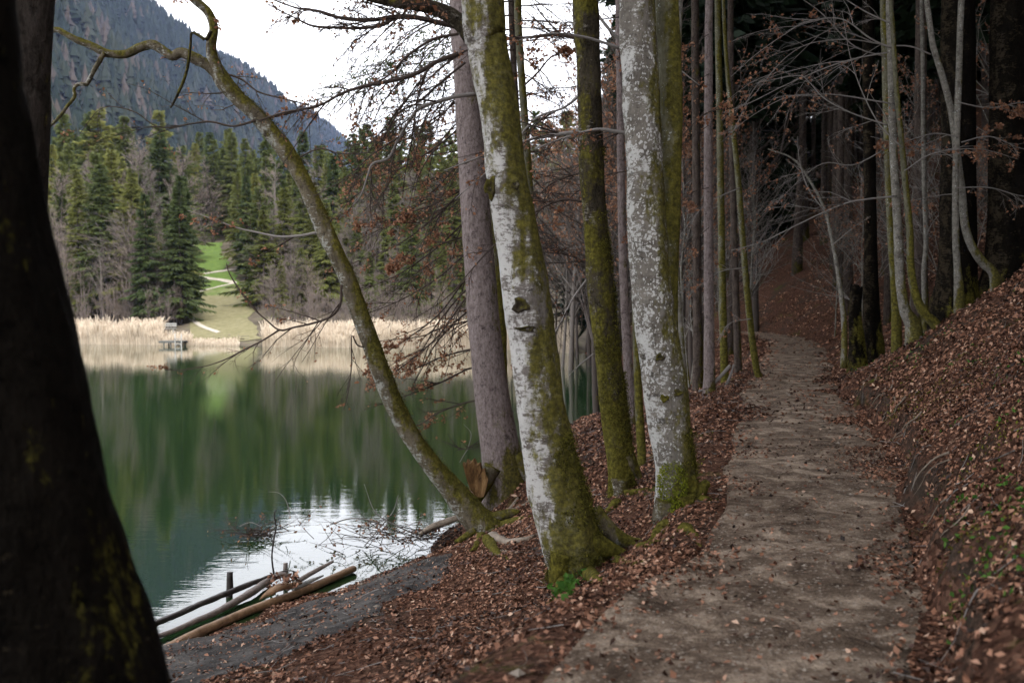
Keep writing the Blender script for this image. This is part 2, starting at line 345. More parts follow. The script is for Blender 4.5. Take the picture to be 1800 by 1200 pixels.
m = Mat('mountain_trees', .9, .1); at = m.n('ShaderNodeAttribute', attribute_name='tint'); m.col(m.ramp(at.outputs['Fac'], [(0, (.007, .012, .011)), (.5, (.012, .019, .015)), (.78, (.022, .027, .019)), (.84, (.038, .032, .028)), (1, (.055, .045, .039))])); M['mtrees'] = m.m
# lake
m = Mat('lake_water', .02, .5); m.b.inputs['IOR'].default_value = 1.6; m.col((.012, .030, .010))
a = m.noise(m.coord((.8, 3.2, 1), 'Object'), 1.3, 3, .55, .3); b = m.noise(m.coord((2.2, 6.5, 1), 'Object'), 2.6, 2, .5)
m.bump(m.math('ADD', a, m.math('MULTIPLY', b, .35)), .019, .08); M['water'] = m.m
# ------------------------------------------------------------------ the lie of the land
PATH_K = np.array([(-.75, -10, 1.7), (-.55, -4, 1.72), (-.2, 0, 1.75), (1.0, 4.4, 1.75), (1.85, 6.3, 1.75), (2.72, 9, 1.76), (3.85, 13, 1.78), (5.05, 18, 1.84), (6.4, 22.5, 1.9),
                   (8.0, 28, 1.98), (9.7, 34, 2.08), (10.7, 39.5, 2.18), (10.6, 44, 2.25), (9.2, 50, 2.3), (7.8, 58, 2.3), (8.2, 70, 2.4), (10, 90, 3), (10, 140, 4)])
PATH = catmull(PATH_K, 700)
PT = nrm(np.gradient(PATH[:, :2], axis=0))
def path_w(y): return np.interp(y, [0, 4, 5, 6.2, 8, 11, 18, 30, 45], [.95, .95, .88, .78, .78, .95, 1.0, 1.0, 1.0])
RB = np.array([  # x, y, z control points of the ground between the lake and the path
    (-12, 7, 0), (-8, 8, 0), (-5.5, 8.8, 0), (-3.6, 10, 0), (-2.45, 11.2, 0), (-1.75, 12.4, 0), (-.95, 13.5, .0), (-.85, 15, 0), (-.75, 16.5, 0), (-.35, 20, 0), (.6, 23, 0), (1.9, 25.5, 0), (3.1, 29, 0), (4.2, 35, 0), (4.9, 42, 0), (5.2, 54, 0), (5.3, 66, 0), (5.2, 90, .4),
    (-12, 10, -.8), (-6.5, 12, -.9), (-4, 14.5, -.9), (-3, 17, -.9), (-3, 21, -1), (-1, 27, -1), (1.2, 32, -1), (2.2, 40, -1), (2.2, 54, -1), (1.5, 66, -1),
    (.5, 8.4, 1.12), (-.02, 14.3, .92), (-.30, 13.3, .34), (1.16, 11, 1.3), (1.45, 8.7, 1.52), (.95, 9.2, 1.28), (0, 7, 1.18), (-1.1, 9.6, .62), (-1.26, 8.5, .7), (-2.05, 8, .62), (-2.9, 8.6, .36), (-.3, 5.0, 1.5), (-1.2, 6.2, 1.02), (-.45, 10.5, .66), (.3, 12, .95),
    (.55, 17, 1.0), (1.5, 21, 1.05), (3, 24.5, .95), (4.7, 20, 1.72), (2.7, 17, 1.62), (1.3, 14, 1.3), (4.2, 28, .9), (6, 35, 1.0), (6.9, 42, 1.2), (7.0, 54, 1.2),
    (-1.6, 3, 1.38), (-3, 5, .95), (-3.2, 7, .55), (-5, 5, .7), (-8, 4, .5), (-12, 0, .6), (-6, -5, 1.1), (-2, -5, 1.6), (-1.0, 1.0, 1.62), (-12, -10, 1.2)], float)
_d = np.linalg.norm(RB[:, None, :2] - RB[None, :, :2], axis=2)
_A = np.zeros((len(RB) + 3,) * 2); _A[:len(RB), :len(RB)] = _d - np.eye(len(RB)) * .02; _A[:len(RB), -3:] = np.c_[np.ones(len(RB)), RB[:, :2]]; _A[-3:, :len(RB)] = _A[:len(RB), -3:].T
_C = np.linalg.solve(_A, np.r_[RB[:, 2], 0, 0, 0])
SHORE = np.array([(-400, 130), (-120, 108), (-60, 96.5), (-39, 92.5), (-31, 90.5), (-15, 84.5), (-6, 82), (0, 80), (4, 77), (5.6, 72)], float)
def far_z(x, y):
    """ground beyond the lake"""
    ys = np.interp(x, SHORE[:, 0], SHORE[:, 1], right=72.); sd = y - ys
    z = np.where(sd < 0, -.25 + .12 * sd, .02 + .055 * np.clip(sd, 0, 10) + .205 * np.clip(sd - 8, 0, 200))
    return np.maximum(z, -2) + .25 * vn(x * .15, y * .15, 3) * sstep(4, 20, sd)
def Z(x, y, fine=True):
    x = np.atleast_1d(np.asarray(x, float)); y = np.atleast_1d(np.asarray(y, float)); sh = x.shape; x = x.ravel(); y = y.ravel()
    out = np.empty(len(x))
    for a in range(0, len(x), 20000):
        X, Y = x[a:a + 20000], y[a:a + 20000]
        rb = (np.sqrt((X[:, None] - RB[:, 0]) ** 2 + (Y[:, None] - RB[:, 1]) ** 2) @ _C[:-3]) + _C[-3] + _C[-2] * X + _C[-1] * Y
        rb = np.clip(rb, -2, 3)
        D = (X[:, None] - PATH[:, 0]) ** 2 + (Y[:, None] - PATH[:, 1]) ** 2; i = D.argmin(1); dx = X - PATH[i, 0]; dy = Y - PATH[i, 1]
        e = dx * PT[i, 1] - dy * PT[i, 0]; py = PATH[i, 1]; zp = PATH[i, 2]; hw = path_w(py)
        jag = .17 * vn(X * 1.1, Y * 1.1, 21) + .10 * vn(X * 3.3, Y * 3.3, 22)
        er = e - hw - jag; el = -e - hw
        step = np.interp(py, [0, 16, 20, 38, 44], [.20, .24, .1, .12, .3]); s1 = np.interp(py, [0, 8, 15, 18, 22, 33, 40], [.72, .76, .80, .68, .28, .34, .68])
        s2 = np.interp(py, [0, 16, 22, 40], [.6, .55, .62, .66])
        q = np.maximum(er, 0)
        zr = zp + step * sstep(0, .17, er) + s1 * np.minimum(q, 2.6) + s2 * np.clip(q - 2.6, 0, 60) + .12 * fbm(X * .7, Y * .7, 31) * sstep(.1, 1.5, q)
        zl = rb + .05 * fbm(X * .9, Y * .9, 33); k = sstep(0, .75, el); zl = zp * (1 - k) + zl * k
        z = np.where(e > 0, zr, zl)
        fb = sstep(58, 70, Y) * sstep(7.5, 3, X - 0)
        z = z * (1 - fb) + far_z(X, Y) * fb
        if fine: z = z + .025 * fbm(X * 3, Y * 3, 41, 2) * sstep(-hw * .3, .3, np.abs(e) - hw) + .012 * vn(X * 2, Y * 2, 42)
        out[a:a + 20000] = z
    return out.reshape(sh)
def z1(x, y): return float(Z(x, y)[0])
def G(px, py, lo=2.5, hi=400):
    """where the line of sight through a photo pixel first meets the ground"""
    d = np.geomspace(lo, hi, 900); P = np.array([W(px, py, a) for a in d])
    k = np.where(P[:, 1] < 76, Z(P[:, 0], P[:, 1]), far_z(P[:, 0], P[:, 1])) > P[:, 2]
    return P[k.argmax()] if k.any() else P[-1]
def sheet(name, xs, ys, fz, mat, dz=0., keep=None):
    X, Y = np.meshgrid(xs, ys); V = np.stack([X, Y, fz(X, Y) + dz], -1).reshape(-1, 3); nx = len(xs)
    i = (np.arange(len(ys) - 1) * nx)[:, None] + np.arange(nx - 1)[None]; Q = np.stack([i, i + 1, i + nx + 1, i + nx], -1).reshape(-1, 4)
    if keep is not None: Q = Q[keep(V[Q].mean(1))]
    return MB().add(V, Q).build(name, mat, kind='structure')
def grow(a, b, s0, g):
    o = [a]; s = s0
    while o[-1] < b: o.append(o[-1] + s); s *= g
    return o
xs = np.r_[-np.array(grow(4, 30, .16, 1.09))[::-1], np.arange(-3.9, 7.6, .1), np.array(grow(7.6, 110, .14, 1.05))]
ys = np.r_[-np.array(grow(0, 40, .5, 1.12))[::-1][:-1], np.arange(0, 20, .1), np.array(grow(20, 150, .14, 1.03))]
sheet('forest_ground', xs, ys, Z, M['ground'], 0, lambda c: ~((c[:, 1] > 73) & (c[:, 0] < 9)))
# the path: a sheet that dips under the leaves at both edges
ip = np.arange(0, 640, 1); nw = 15
pv = []
for k in range(nw):
    t = -1 + 2 * k / (nw - 1); hw = path_w(PATH[ip, 1]) * 1.0 + .10 * vn(PATH[ip, 1] * .9, np.full(len(ip), t * 3), 5)
    x = PATH[ip, 0] + PT[ip, 1] * hw * t; y = PATH[ip, 1] - PT[ip, 0] * hw * t
    z = np.minimum(Z(x, y), PATH[ip, 2] + .025) + (.012 if abs(t) < .9 else -.03) + .012 * vn(x * 1.5, y * 1.5, 8); pv.append(np.stack([x, y, z], 1))
V = np.stack(pv, 1).reshape(-1, 3); i = (np.arange(len(ip) - 1) * nw)[:, None] + np.arange(nw - 1)[None]
MB().add(V, np.stack([i, i + 1, i + nw + 1, i + nw], -1).reshape(-1, 4)).build('path', M['path'], kind='structure')
# gravel patch on the shore by the logs
gx, gy = np.arange(-4.4, .2, .07), np.arange(6.5, 13.2, .07)
def in_patch(c):
    # along the waterline behind the front log, about 1.5 m wide
    t = np.array([(-3.2, 7.9), (-2.35, 9.0), (-1.6, 10.2), (-1.1, 11.2)]); w_ = np.array([1.35, 1.25, 1.0, .45])
    D = np.linalg.norm(c[:, None, :2] - catmull(t, 40)[None], axis=2); return D.min(1) < np.interp(np.linspace(0, 3, 40), range(4), w_)[D.argmin(1)] + .2 * vn(c[:, 0] * 2, c[:, 1] * 2, 4)
sheet('gravel_shore', gx, gy, Z, M['gravel'], .008, in_patch)
# lake
lx = np.linspace(-420, 12, 40); ly = np.r_[np.linspace(5, 40, 12), np.linspace(46, 135, 20)]
sheet('lake', lx, ly, lambda X, Y: X * 0, M['water'])
# land beyond the lake
fx = np.r_[np.linspace(-420, -70, 36)[:-1], np.arange(-70, 30, 1.6), np.linspace(30, 420, 40)]
fy = np.r_[np.arange(72, 190, 1.6), np.array(grow(190, 5000, 6, 1.12))]
def far_all(X, Y):
    z = far_z(X, Y); k = sstep(12, 6, X); near = sstep(74, 71.9, Y)
    return z * k + np.maximum(z, -1.5) * (1 - k) - .6 * near - (1 - k) * sstep(150, 120, Y) * 14
sheet('far_shore', fx, fy, far_all, M['far_ground'])
def MEADOW(d): return np.interp(d, [93, 100, 120, 140, 168], [334, 334, 334, 340, 343]), np.interp(d, [93, 100, 120, 140, 168], [450, 448, 436, 402, 392])
def strip(name, rows, mat, dz):
    """a ground strip: rows of (left, right) world x at world y"""
    V = []; n = 9
    for xl, xr, y in rows:
        x = np.linspace(xl, xr, n); V.append(np.stack([x, np.full(n, y), far_z(x, np.full(n, y)) + dz], 1))
    V = np.array(V).reshape(-1, 3); i = (np.arange(len(rows) - 1) * n)[:, None] + np.arange(n - 1)[None]
    MB().add(V, np.stack([i, i + 1, i + n + 1, i + n], -1).reshape(-1, 4)).build(name, mat, kind='structure')
rows = []
for y in np.arange(92, 169, 1.2):
    a, b = MEADOW(y); rows.append(((a - 900) / F * y, (b - 900) / F * y + .9 * float(vn(y * .35, 3.3, 9)) + .5 * float(vn(y * 1.3, 1.3, 10)), y))
strip('meadow', rows, M['meadow'], .07)
pl = np.array([G(*p, 60)[:3] for p in [(412, 474), (388, 478), (352, 484), (345, 487.5), (362, 491), (392, 494), (410, 499), (385, 505), (355, 513), (338, 521), (322, 530)]])
for pl in (pl, np.array([G(*p, 60)[:3] for p in [(336, 562), (350, 572), (366, 580), (384, 586)]])):
  C = catmull(pl, 120); T = nrm(np.gradient(C[:, :2], axis=0)); wv = np.interp(np.arange(120), [0, 40, 80, 119], [.75, .65, .4, .3]) + .12 * vn(np.arange(120) * .2, np.zeros(120), 2)
  V = []
  for t in (-1, 0, 1):
    if len(pl) < 6: wv = np.full(120, .25)
    x = C[:, 0] + T[:, 1] * wv * t; y = C[:, 1] - T[:, 0] * wv * t; V.append(np.stack([x, y, far_z(x, y) + .11], 1))
  V = np.stack(V, 1).reshape(-1, 3); i = (np.arange(119) * 3)[:, None] + np.arange(2)[None]
  MB().add(V, np.stack([i, i + 1, i + 4, i + 3], -1).reshape(-1, 4)).build('gravel_track', M['far_path'], kind='structure')
# mountain across the valley, running away to the north
def mz(x, y):
    zr = np.interp(y, [300, 900, 1300, 2000, 2600, 3100, 4000, 5000], [330, 372, 402, 432, 488, 470, 380, 300]) + 16 * fbm(y * .006, x * 0, 51, 4)
    xb = -120 + 40 * vn(y * .004, y * 0, 52); u = (xb - x) / (xb + 505)
    g = sstep(0, 1, np.clip(u, 0, 1)) * .35 + np.clip(u, 0, 1) * .65
    return np.where(u < 1, 12 + (zr - 12) * g, zr - (u - 1) * 130) + 34 * fbm(x * .008, y * .004, 53, 3) * np.clip(u, 0, 1) * np.clip(1.15 - u, 0, 1) * 2
sheet('mountain', np.linspace(-900, -100, 90), np.linspace(200, 4600, 220), mz, M['mountain'])
# ------------------------------------------------------------------ far mountain wood: one mass, cones of ragged tiers
def low_spruce(rng, tiers=5):
    V = []; T = []; n = 0
    for k in range(tiers):
        z0 = .08 + .8 * k / tiers; r = .2 * (1 - k / tiers) + .03; a0 = rng.uniform(0, 6.28); s = 6
        a = a0 + np.arange(s) * 2 * math.pi / s; rr = r * rng.uniform(.55, 1.2, s); zz = z0 + rng.uniform(-.05, .05, s)
        V += [np.stack([np.cos(a) * rr, np.sin(a) * rr, zz], 1), [[0, 0, min(1., z0 + .34)]]]
        T += [[n + j, n + (j + 1) % s, n + s] for j in range(s)]; n += s + 1
    return np.vstack(V), np.array(T)
rng = np.random.default_rng(3)
N = 20000; y = 330 + 3300 * rng.uniform(0, 1, N) ** 1.25; x = rng.uniform(-545, -125, N)
pxs = 900 + F * x / y; k = (pxs > 20) & (pxs < 720); x, y = x[k], y[k]; z = mz(x, y)
clump = fbm(x * .02, y * .01, 61, 2); keep = rng.uniform(0, 1, len(x)) < np.clip(.95 - .5 * (clump > .75), 0, 1); x, y, z, clump = x[keep], y[keep], z[keep], clump[keep]
protos = [low_spruce(rng) for _ in range(8)]
mb = MB(); tint = []
which = rng.integers(0, 8, len(x)); H = rng.uniform(15, 27, len(x)); base_t = np.clip(.42 + .3 * clump + rng.normal(0, .13, len(x)), 0, .78); pale = (rng.uniform(0, 1, len(x)) < .03 + .16 * (clump > .35)); base_t = np.where(pale, rng.uniform(.85, 1, len(x)), base_t)
for p, (V, T) in enumerate(protos):
    s = which == p; n = s.sum(); a = rng.uniform(0, 6.28, n); c, sn = np.cos(a)[:, None], np.sin(a)[:, None]; h = H[s][:, None]; wd = h * rng.uniform(.95, 1.5, (n, 1))
    X = x[s][:, None] + (V[:, 0] * c - V[:, 1] * sn) * wd; Y = y[s][:, None] + (V[:, 0] * sn + V[:, 1] * c) * wd; Zz = z[s][:, None] - 1 + V[:, 2] * h
    mb.add(np.stack([X, Y, Zz], -1), T=(T[None] + (np.arange(n) * len(V))[:, None, None]).reshape(-1, 3)); tint.append(np.repeat(base_t[s], len(V)))
o = mb.build('mountain_forest', M['mtrees'], kind='stuff', smooth=False)
at = o.data.attributes.new('tint', 'FLOAT', 'POINT'); at.data.foreach_set('value', np.concatenate(tint).astype(np.float32))

# ------------------------------------------------------------------ tree patterns (shared meshes)
def spruce_pattern(seed, H=20., base=.06, wide=.17, droop=.35, dens=1., sprays=26, thin=1., girth=.0115):
    """trunk and needle crown of a spruce H metres tall"""
    rng = np.random.default_rng(seed); t = MB(); P = np.stack([vn(np.linspace(0, 3, 9), np.zeros(9), seed) * .12, vn(np.linspace(0, 3, 9), np.ones(9), seed) * .12, np.linspace(-.5, H * .97, 9)], 1)
    t.add(*limb(P, np.linspace(girth * H, .02, 9), 10, .05, seed, flare=.4))
    nb = int(150 * dens); a_ = rng.uniform(0, 6.28, nb); zf = base + (.985 - base) * rng.uniform(0, 1, nb) ** .85; R = wide * H * (1 - zf) ** .75 * rng.uniform(.45, 1.15, nb) * (1 + .25 * np.sin(a_ * 2 + seed) + .18 * np.sin(zf * 23 + seed)) * np.interp(zf, [base, base + .12, 1], [.7, 1, 1])
    R = np.maximum(R, .25); a = a_; n = 6; s = np.linspace(0, 1, n)
    up = np.interp(zf, [0, .6, 1], [-.12, .12, .75])
    B = np.empty((nb, n, 3)); B[..., 0] = np.cos(a)[:, None] * R[:, None] * s; B[..., 1] = np.sin(a)[:, None] * R[:, None] * s
    B[..., 2] = (zf * H)[:, None] + R[:, None] * (up[:, None] * s - droop * s ** 2 + droop * .45 * s ** 4)
    t.add(*tubes(B, np.maximum(.006, .011 * R)[:, None] * (1 - .8 * s)[None], 3))
    c = MB(); m = sprays; idx = np.repeat(np.arange(nb), m); u = rng.uniform(.12, 1.0, nb * m) ** .8; f = u * (n - 1); i = np.minimum(f.astype(int), n - 2); q = (f - i)[:, None]
    p = B[idx, i] * (1 - q) + B[idx, i + 1] * q; d = nrm(B[idx, i + 1] - B[idx, i]); sd_ = nrm(np.cross(d, [0, 0, 1.])) * rng.choice([-1, 1], len(idx))[:, None]
    ln = (.55 + .35 * R[idx] * (1.1 - u))[:, None] * rng.uniform(.5, 1.1, (len(idx), 1)); dr = nrm(d * rng.uniform(.4, 1.2, (len(idx), 1)) + sd_ * rng.uniform(.2, 1.1, (len(idx), 1)) + np.array([0, 0, -1.]) * rng.uniform(.05, .75, (len(idx), 1)))
    wv = nrm(np.cross(dr, rng.normal(size=(len(idx), 3)))) * ln * .14 * thin
    Vv = np.stack([p, p + dr * ln * .45 + wv, p + dr * ln, p + dr * ln * .5 - wv], 1).reshape(-1, 3); j = np.arange(len(idx))[:, None] * 4
    c.add(Vv, np.hstack([j, j + 1, j + 2, j + 3]))
    return t, c
def bare_pattern(seed, H=14., stems=1, spread=.5, fine=1., r=.011, rmin=.007):
    """trunk and twigs of a leafless tree"""
    rng = np.random.default_rng(seed); t = MB(); c = MB()
    S = []; n = 8
    for k in range(stems):
        a = rng.uniform(0, 6.28); lean = rng.uniform(.02, .16) if stems > 1 else .03; h = H * rng.uniform(.75, 1)
        s = np.linspace(0, 1, n); x = np.cos(a) * (.25 * (stems > 1) + lean * h * s) + vn(s * 4, s * 0 + k, seed) * .02 * h; y = np.sin(a) * (.25 * (stems > 1) + lean * h * s) + vn(s * 4, s * 0 + k + 40, seed) * .02 * h
        S.append(np.stack([x, y, -.4 + s * h], 1))
    S = np.array(S); R = np.tile(np.linspace(r * H, .012, n), (stems, 1)) * rng.uniform(.7, 1, (stems, 1))
    V, Q = tubes(S, R, 7); t.add(V, Q)
    B1, R1 = kids(rng, S, R, max(5, int(30 / stems)), .75, .42 * spread * 2, .5, 6, 0, .18, .12, .22, rmin, .8); t.add(*tubes(B1, R1, 4))
    B2, R2 = kids(rng, B1, R1, 6, .7, .55, .6, 5, .2, .05, .15, .15, rmin * .8); c.add(*tubes(B2, R2, 3))
    B3, R3 = kids(rng, B2, R2, int(5 * fine), .7, .6, .6, 4, .2, 0, .15, .1, rmin * .6); c.add(*tubes(B3, R3, 3))
    return t, c
def proto(name, pat, trunk_mat, crown_mat, crown='crown'):
    t, c = pat; return (t.mesh('trunk', trunk_mat), c.mesh(crown, crown_mat, smooth=False), name, crown)
SPR = [proto('spruce_tree', spruce_pattern(i, 20, .04 + .03 * (i % 3), .17 + .02 * (i % 4), .25 + .14 * (i % 3), 1.2 + .25 * (i % 3), 80, thin=.62 + .12 * (i % 2)), M['far_trunk'], M['needles']) for i in range(6)]
TALL = [proto('spruce_tree', spruce_pattern(20 + i, 27, .38 + .04 * i, .21, .4, 1.45, 34, 2.0, .0075), M['spruce_dark'], M['needles_dark']) for i in range(3)]  # crowns made wide and dense to throw more shade on path and bank
BARE = [proto('bare_tree', bare_pattern(40 + i, 14, [1, 1, 3, 2][i], [.5, .42, .4, .5][i], 1.2, .011, .017), M['far_trunk'], M['grey_twig'], 'twigs') for i in range(4)]
BUSH = [proto('bare_bush', bare_pattern(60 + i, 5, 7, .45, .8, .005, .012), M['grey_twig'], M['grey_twig'], 'twigs') for i in range(2)]
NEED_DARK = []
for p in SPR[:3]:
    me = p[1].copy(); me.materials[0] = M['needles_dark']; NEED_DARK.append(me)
def plant(pr, x, y, z, s, label, cat, group, rz=None, name=None, sx=1.):
    o = thing(name or pr[2], label, cat, (x, y, z), group); o.scale = (s * sx, s * sx, s); o.rotation_euler = (0, 0, random.uniform(0, 6.28) if rz is None else rz)
    link(pr[0], 'trunk', o); c = link(pr[1], pr[3], o)
    if pr[3] == 'twigs': c['kind'] = 'stuff'
    return o
# ------------------------------------------------------------------ trees across the lake: each one where it stands
def px2x(px, d): return (px - 900) / F * d
ZONES = [(95, 'beside the black trunk'), (175, 'above the left reed bed'), (250, 'above the middle reed bed'), (340, 'left of the meadow'), (405, 'above the meadow'), (480, 'right of the meadow'), (575, 'behind the leaning trunk'), (700, 'left of the grey spruce'), (830, 'behind the grey spruce'), (1000, 'behind the mottled beech'), (2000, 'behind the mossy trunk')]
def zone(px): return next(t for a, t in ZONES if px < a)
count = {}
def far_tree(kind, px, d, h, tone=''):
    x = px2x(px, d); z = float(far_z(np.array([x]), np.array([d]))[0]); row = 'in front' if d < 112 else 'midway' if d < 135 else 'high up'
    if kind == 's':
        pr = random.choice(SPR); size = 'small' if h < 13 else 'tall' if h > 21 else 'sturdy' if h > 17.5 else 'mid-sized'
        return plant(pr, x, d, z, h / 20, f'{size} green far-shore spruce {row}, {zone(px)}', 'spruce tree', 'spruces across the lake', sx=random.uniform(.9, 1.2))
    if kind == 'b':
        pr = random.choice(BARE); size = 'small' if h < 9 else 'tall' if h > 13 else 'mid-sized'
        return plant(pr, x, d, z, h / 14, f'{size} leafless far-shore tree {row}, {zone(px)}', 'bare tree', 'bare trees across the lake')
    return plant(random.choice(BUSH), x, d, z, h / 5, f'grey leafless far-shore bush {row}, {zone(px)}', 'bush', 'bare bushes across the lake')
random.seed(8)
def scatter(kind, n, p0, p1, d0, d1, h0, h1):
    for k in range(n):
        for _ in range(30):
            px = p0 + (p1 - p0) * (k + random.uniform(.1, .9)) / n; d = random.uniform(d0, d1); a, b = MEADOW(d)
            if d > 169 or not (a - 12 < px < b + (14 if d < 140 else 8)): break
        else: continue
        far_tree(kind, px, d, random.uniform(h0, h1))
scatter('s', 16, 75, 345, 140, 165, 16, 24); scatter('s', 12, 80, 335, 122, 140, 12, 20); scatter('s', 5, 130, 240, 108, 116, 15, 19); scatter('s', 9, 255, 328, 103, 118, 7, 16); scatter('s', 8, 90, 330, 112, 122, 10, 17); scatter('u', 14, 85, 325, 104, 114, 4, 7)
scatter('b', 15, 80, 330, 114, 134, 15, 21); scatter('b', 16, 85, 300, 103, 111, 9, 14); scatter('u', 12, 85, 325, 100.5, 106, 3, 5.5)
scatter('s', 7, 330, 410, 172, 186, 15, 20); scatter('b', 3, 330, 400, 168, 172, 14, 18)
scatter('s', 12, 396, 590, 150, 178, 12, 18.5); scatter('s', 12, 590, 800, 150, 178, 14, 20); scatter('s', 11, 410, 600, 130, 150, 12, 17); scatter('s', 11, 600, 800, 130, 150, 13, 18); scatter('s', 12, 455, 800, 112, 130, 10, 16); scatter('b', 22, 460, 820, 108, 134, 11, 18); scatter('b', 12, 470, 800, 100, 108, 6, 10); scatter('u', 30, 462, 900, 92, 101, 3, 5.5); scatter('u', 26, 452, 860, 101, 112, 4, 7.5); scatter('s', 14, 455, 820, 100, 114, 6, 12)
scatter('s', 24, 800, 1250, 115, 165, 13, 20); scatter('b', 20, 820, 1230, 92, 125, 10, 16)
# ------------------------------------------------------------------ near trees, each drawn where it stands
WS = 1.0
def spine(pts, d):
    return np.array([np.r_[W(p[0], p[1], p[3] if len(p) > 3 else d), p[2] * WS * (p[3] if len(p) > 3 else d) / (2 * F)] for p in pts])
def trunk_of(th, o, pts, d, mat, top=13., k=32, rough=.05, seed=1, flare=.35, fl_h=.35, lobes=5, sink=.45, step=.06, name='trunk', taper=.35, label=None):
    S = spine(pts, d)
    S = np.vstack([S[:1] + np.array([[0, 0, -sink, S[0, 3] * .05]]), S]) if sink else S
    if top and top > S[-1, 2]:
        v = S[-1] - S[-2]; v = v[:3] / np.linalg.norm(v[:3]); v[2] = max(v[2], .55); h = (top - S[-1, 2]) / v[2]
        S = np.vstack([S] + [np.r_[S[-1, :3] + v * h * t + np.array([.1, .06, 0]) * math.sin(t * 5), S[-1, 3] * (1 - (1 - taper) * t)] for t in (.35, .7, 1)])
    n = max(8, int(np.linalg.norm(np.diff(S[:, :3], axis=0), axis=1).sum() / step)); C = catmull(S, n)
    mb = MB().add(*limb(C[:, :3], C[:, 3], k, rough, seed, flare, fl_h, lobes)); ob = mb.build(name, mat, th, o, label=label); return C, ob
def branch_of(th, o, pts, d, mat, k=8, rough=.06, seed=1, name='branch', label=None, tip=1.):
    C = catmull(spine(pts, d), max(10, 6 * len(pts))); MB().add(*limb(C[:, :3], np.maximum(C[:, 3], .002), k, rough, seed)).build(name, mat, th, o, label=label); return C
def resamp(Cs, n=12):
    A = np.array([catmull(C, n) for C in Cs]); return A[..., :3], A[..., 3]
def twigs_of(th, o, Cs, rng, mat, per=(9, 6, 4), ang=.75, lenf=(.5, .5, .45), droop=(-.12, -.1, 0.), flat=.35, rmin=.0016, leaves=0, leaf_mat='dry_leaf', lsize=.06, tmin=.1, wig=.16):
    P, R = resamp(Cs); c = MB(); tips = []
    for lv, n in enumerate(per):
        P, R = kids(rng, P, R, n, ang, lenf[lv], .55, 6 if lv == 0 else 5, flat, droop[lv], wig, tmin if lv == 0 else .12, rmin * (1.7, 1.2, .9, .8)[lv]); c.add(*tubes(P, R, 4 if lv == 0 else 3))
        if lv >= len(per) - 2: tips.append(P[:, 1:].reshape(-1, 3))
    c.build('twigs', mat, th, o, smooth=True, kind='stuff')
    if leaves:
        A = np.vstack(tips); clump = .5 + .5 * fbm(A[:, 0] * 2.2 + A[:, 1], A[:, 2] * 2.2, 5, 2); pr = np.clip(clump, .02, 1) ** 2
        i = rng.choice(len(A), min(leaves, len(A)), False, pr / pr.sum()); V, T = leaf_quads(rng, A[i] + rng.normal(size=(len(i), 3)) * .012, lsize)
        MB().add(V, T=T).build('dry_leaves', M[leaf_mat], th, o, smooth=False, kind='stuff')
def root_of(th, o, pts, d, mat, k=12, seed=3, label=None):
    C = catmull(spine(pts, d), 26); MB().add(*limb(C[:, :3], C[:, 3], k, .12, seed)).build('root', mat, th, o, label=label)
def ground_root(th, o, pts, mat, k=9, seed=3, up=.3, lo=6):
    P = np.array([np.r_[G(x, y, lo, 40), w_] for x, y, w_ in pts]); P[:, 3] = P[:, 3] * P[:, 1] / (2 * F) * .68; P[:, 2] += P[:, 3] * (up - .35); C = catmull(P, 26)
    MB().add(*limb(C[:, :3], C[:, 3], k, .16, seed)).build('root', mat, th, o)
def knot_of(th, o, px, py, d, w_, h_, label=None, mat='mossy'):
    """an old branch scar: a raised rim round a dark hollow"""
    c = W(px, py, d); out = nrm(np.array([0, 0, CAM_Z]) - c); out[2] = 0; out = nrm(out); sd_ = np.cross(out, [0, 0, 1.]); rw, rh = w_ * d / F / 2, h_ * d / F / 2
    V = []; rings = [(1.35, -.03), (1.15, .3), (.95, .42), (.7, .2), (.35, -.1), (.02, -.15)]; k = 14
    for r, z in rings:
        for j in range(k):
            a = j * 2 * math.pi / k; q = 1 + .22 * math.sin(3 * a + px) + .15 * math.sin(5 * a + py); V.append(c + sd_ * math.cos(a) * rw * r * q + np.array([0, 0, 1.]) * math.sin(a) * rh * r * q + out * z * rw * .7)
    i = (np.arange(len(rings) - 1) * k)[:, None]; j = np.arange(k)[None]; j2 = (j + 1) % k
    MB().add(V, np.stack([i + j, i + j2, i + k + j2, i + k + j], -1).reshape(-1, 4)).build('knot', M[mat], th, o)
def fuzz(th, o, ob, n, zmax, size=.02, dirv=(.5, -.4, .5), bias=.35, mat='moss_fuzz'):
    me = ob.data; k = len(me.vertices); co = np.empty(k * 3, np.float32); me.vertices.foreach_get('co', co); co = co.reshape(-1, 3).astype(float); no = np.empty(k * 3, np.float32); me.vertices.foreach_get('normal', no); no = no.reshape(-1, 3)
    w_ = no @ np.array(dirv) + bias + .9 * fbm(co[:, 0] * 5 + co[:, 1] * 3, co[:, 2] * 3, 77, 3) - .9 * np.clip(co[:, 2] / zmax, 0, 1); i = np.flatnonzero((w_ > .25) & (co[:, 2] < zmax))
    if not len(i): return
    i = rng.choice(i, n); p = co[i] + rng.normal(size=(n, 3)) * .018; V, T = leaf_quads(rng, p, size, -.3); MB().add(V, T=T).build('moss', M[mat], th, (0, 0, 0), False, 'stuff')
def tree(name, label, cat, base, d, group=None):
    o = W(base[0], base[1], d); return thing(name, label, cat, o, group), o
rng = np.random.default_rng(21)
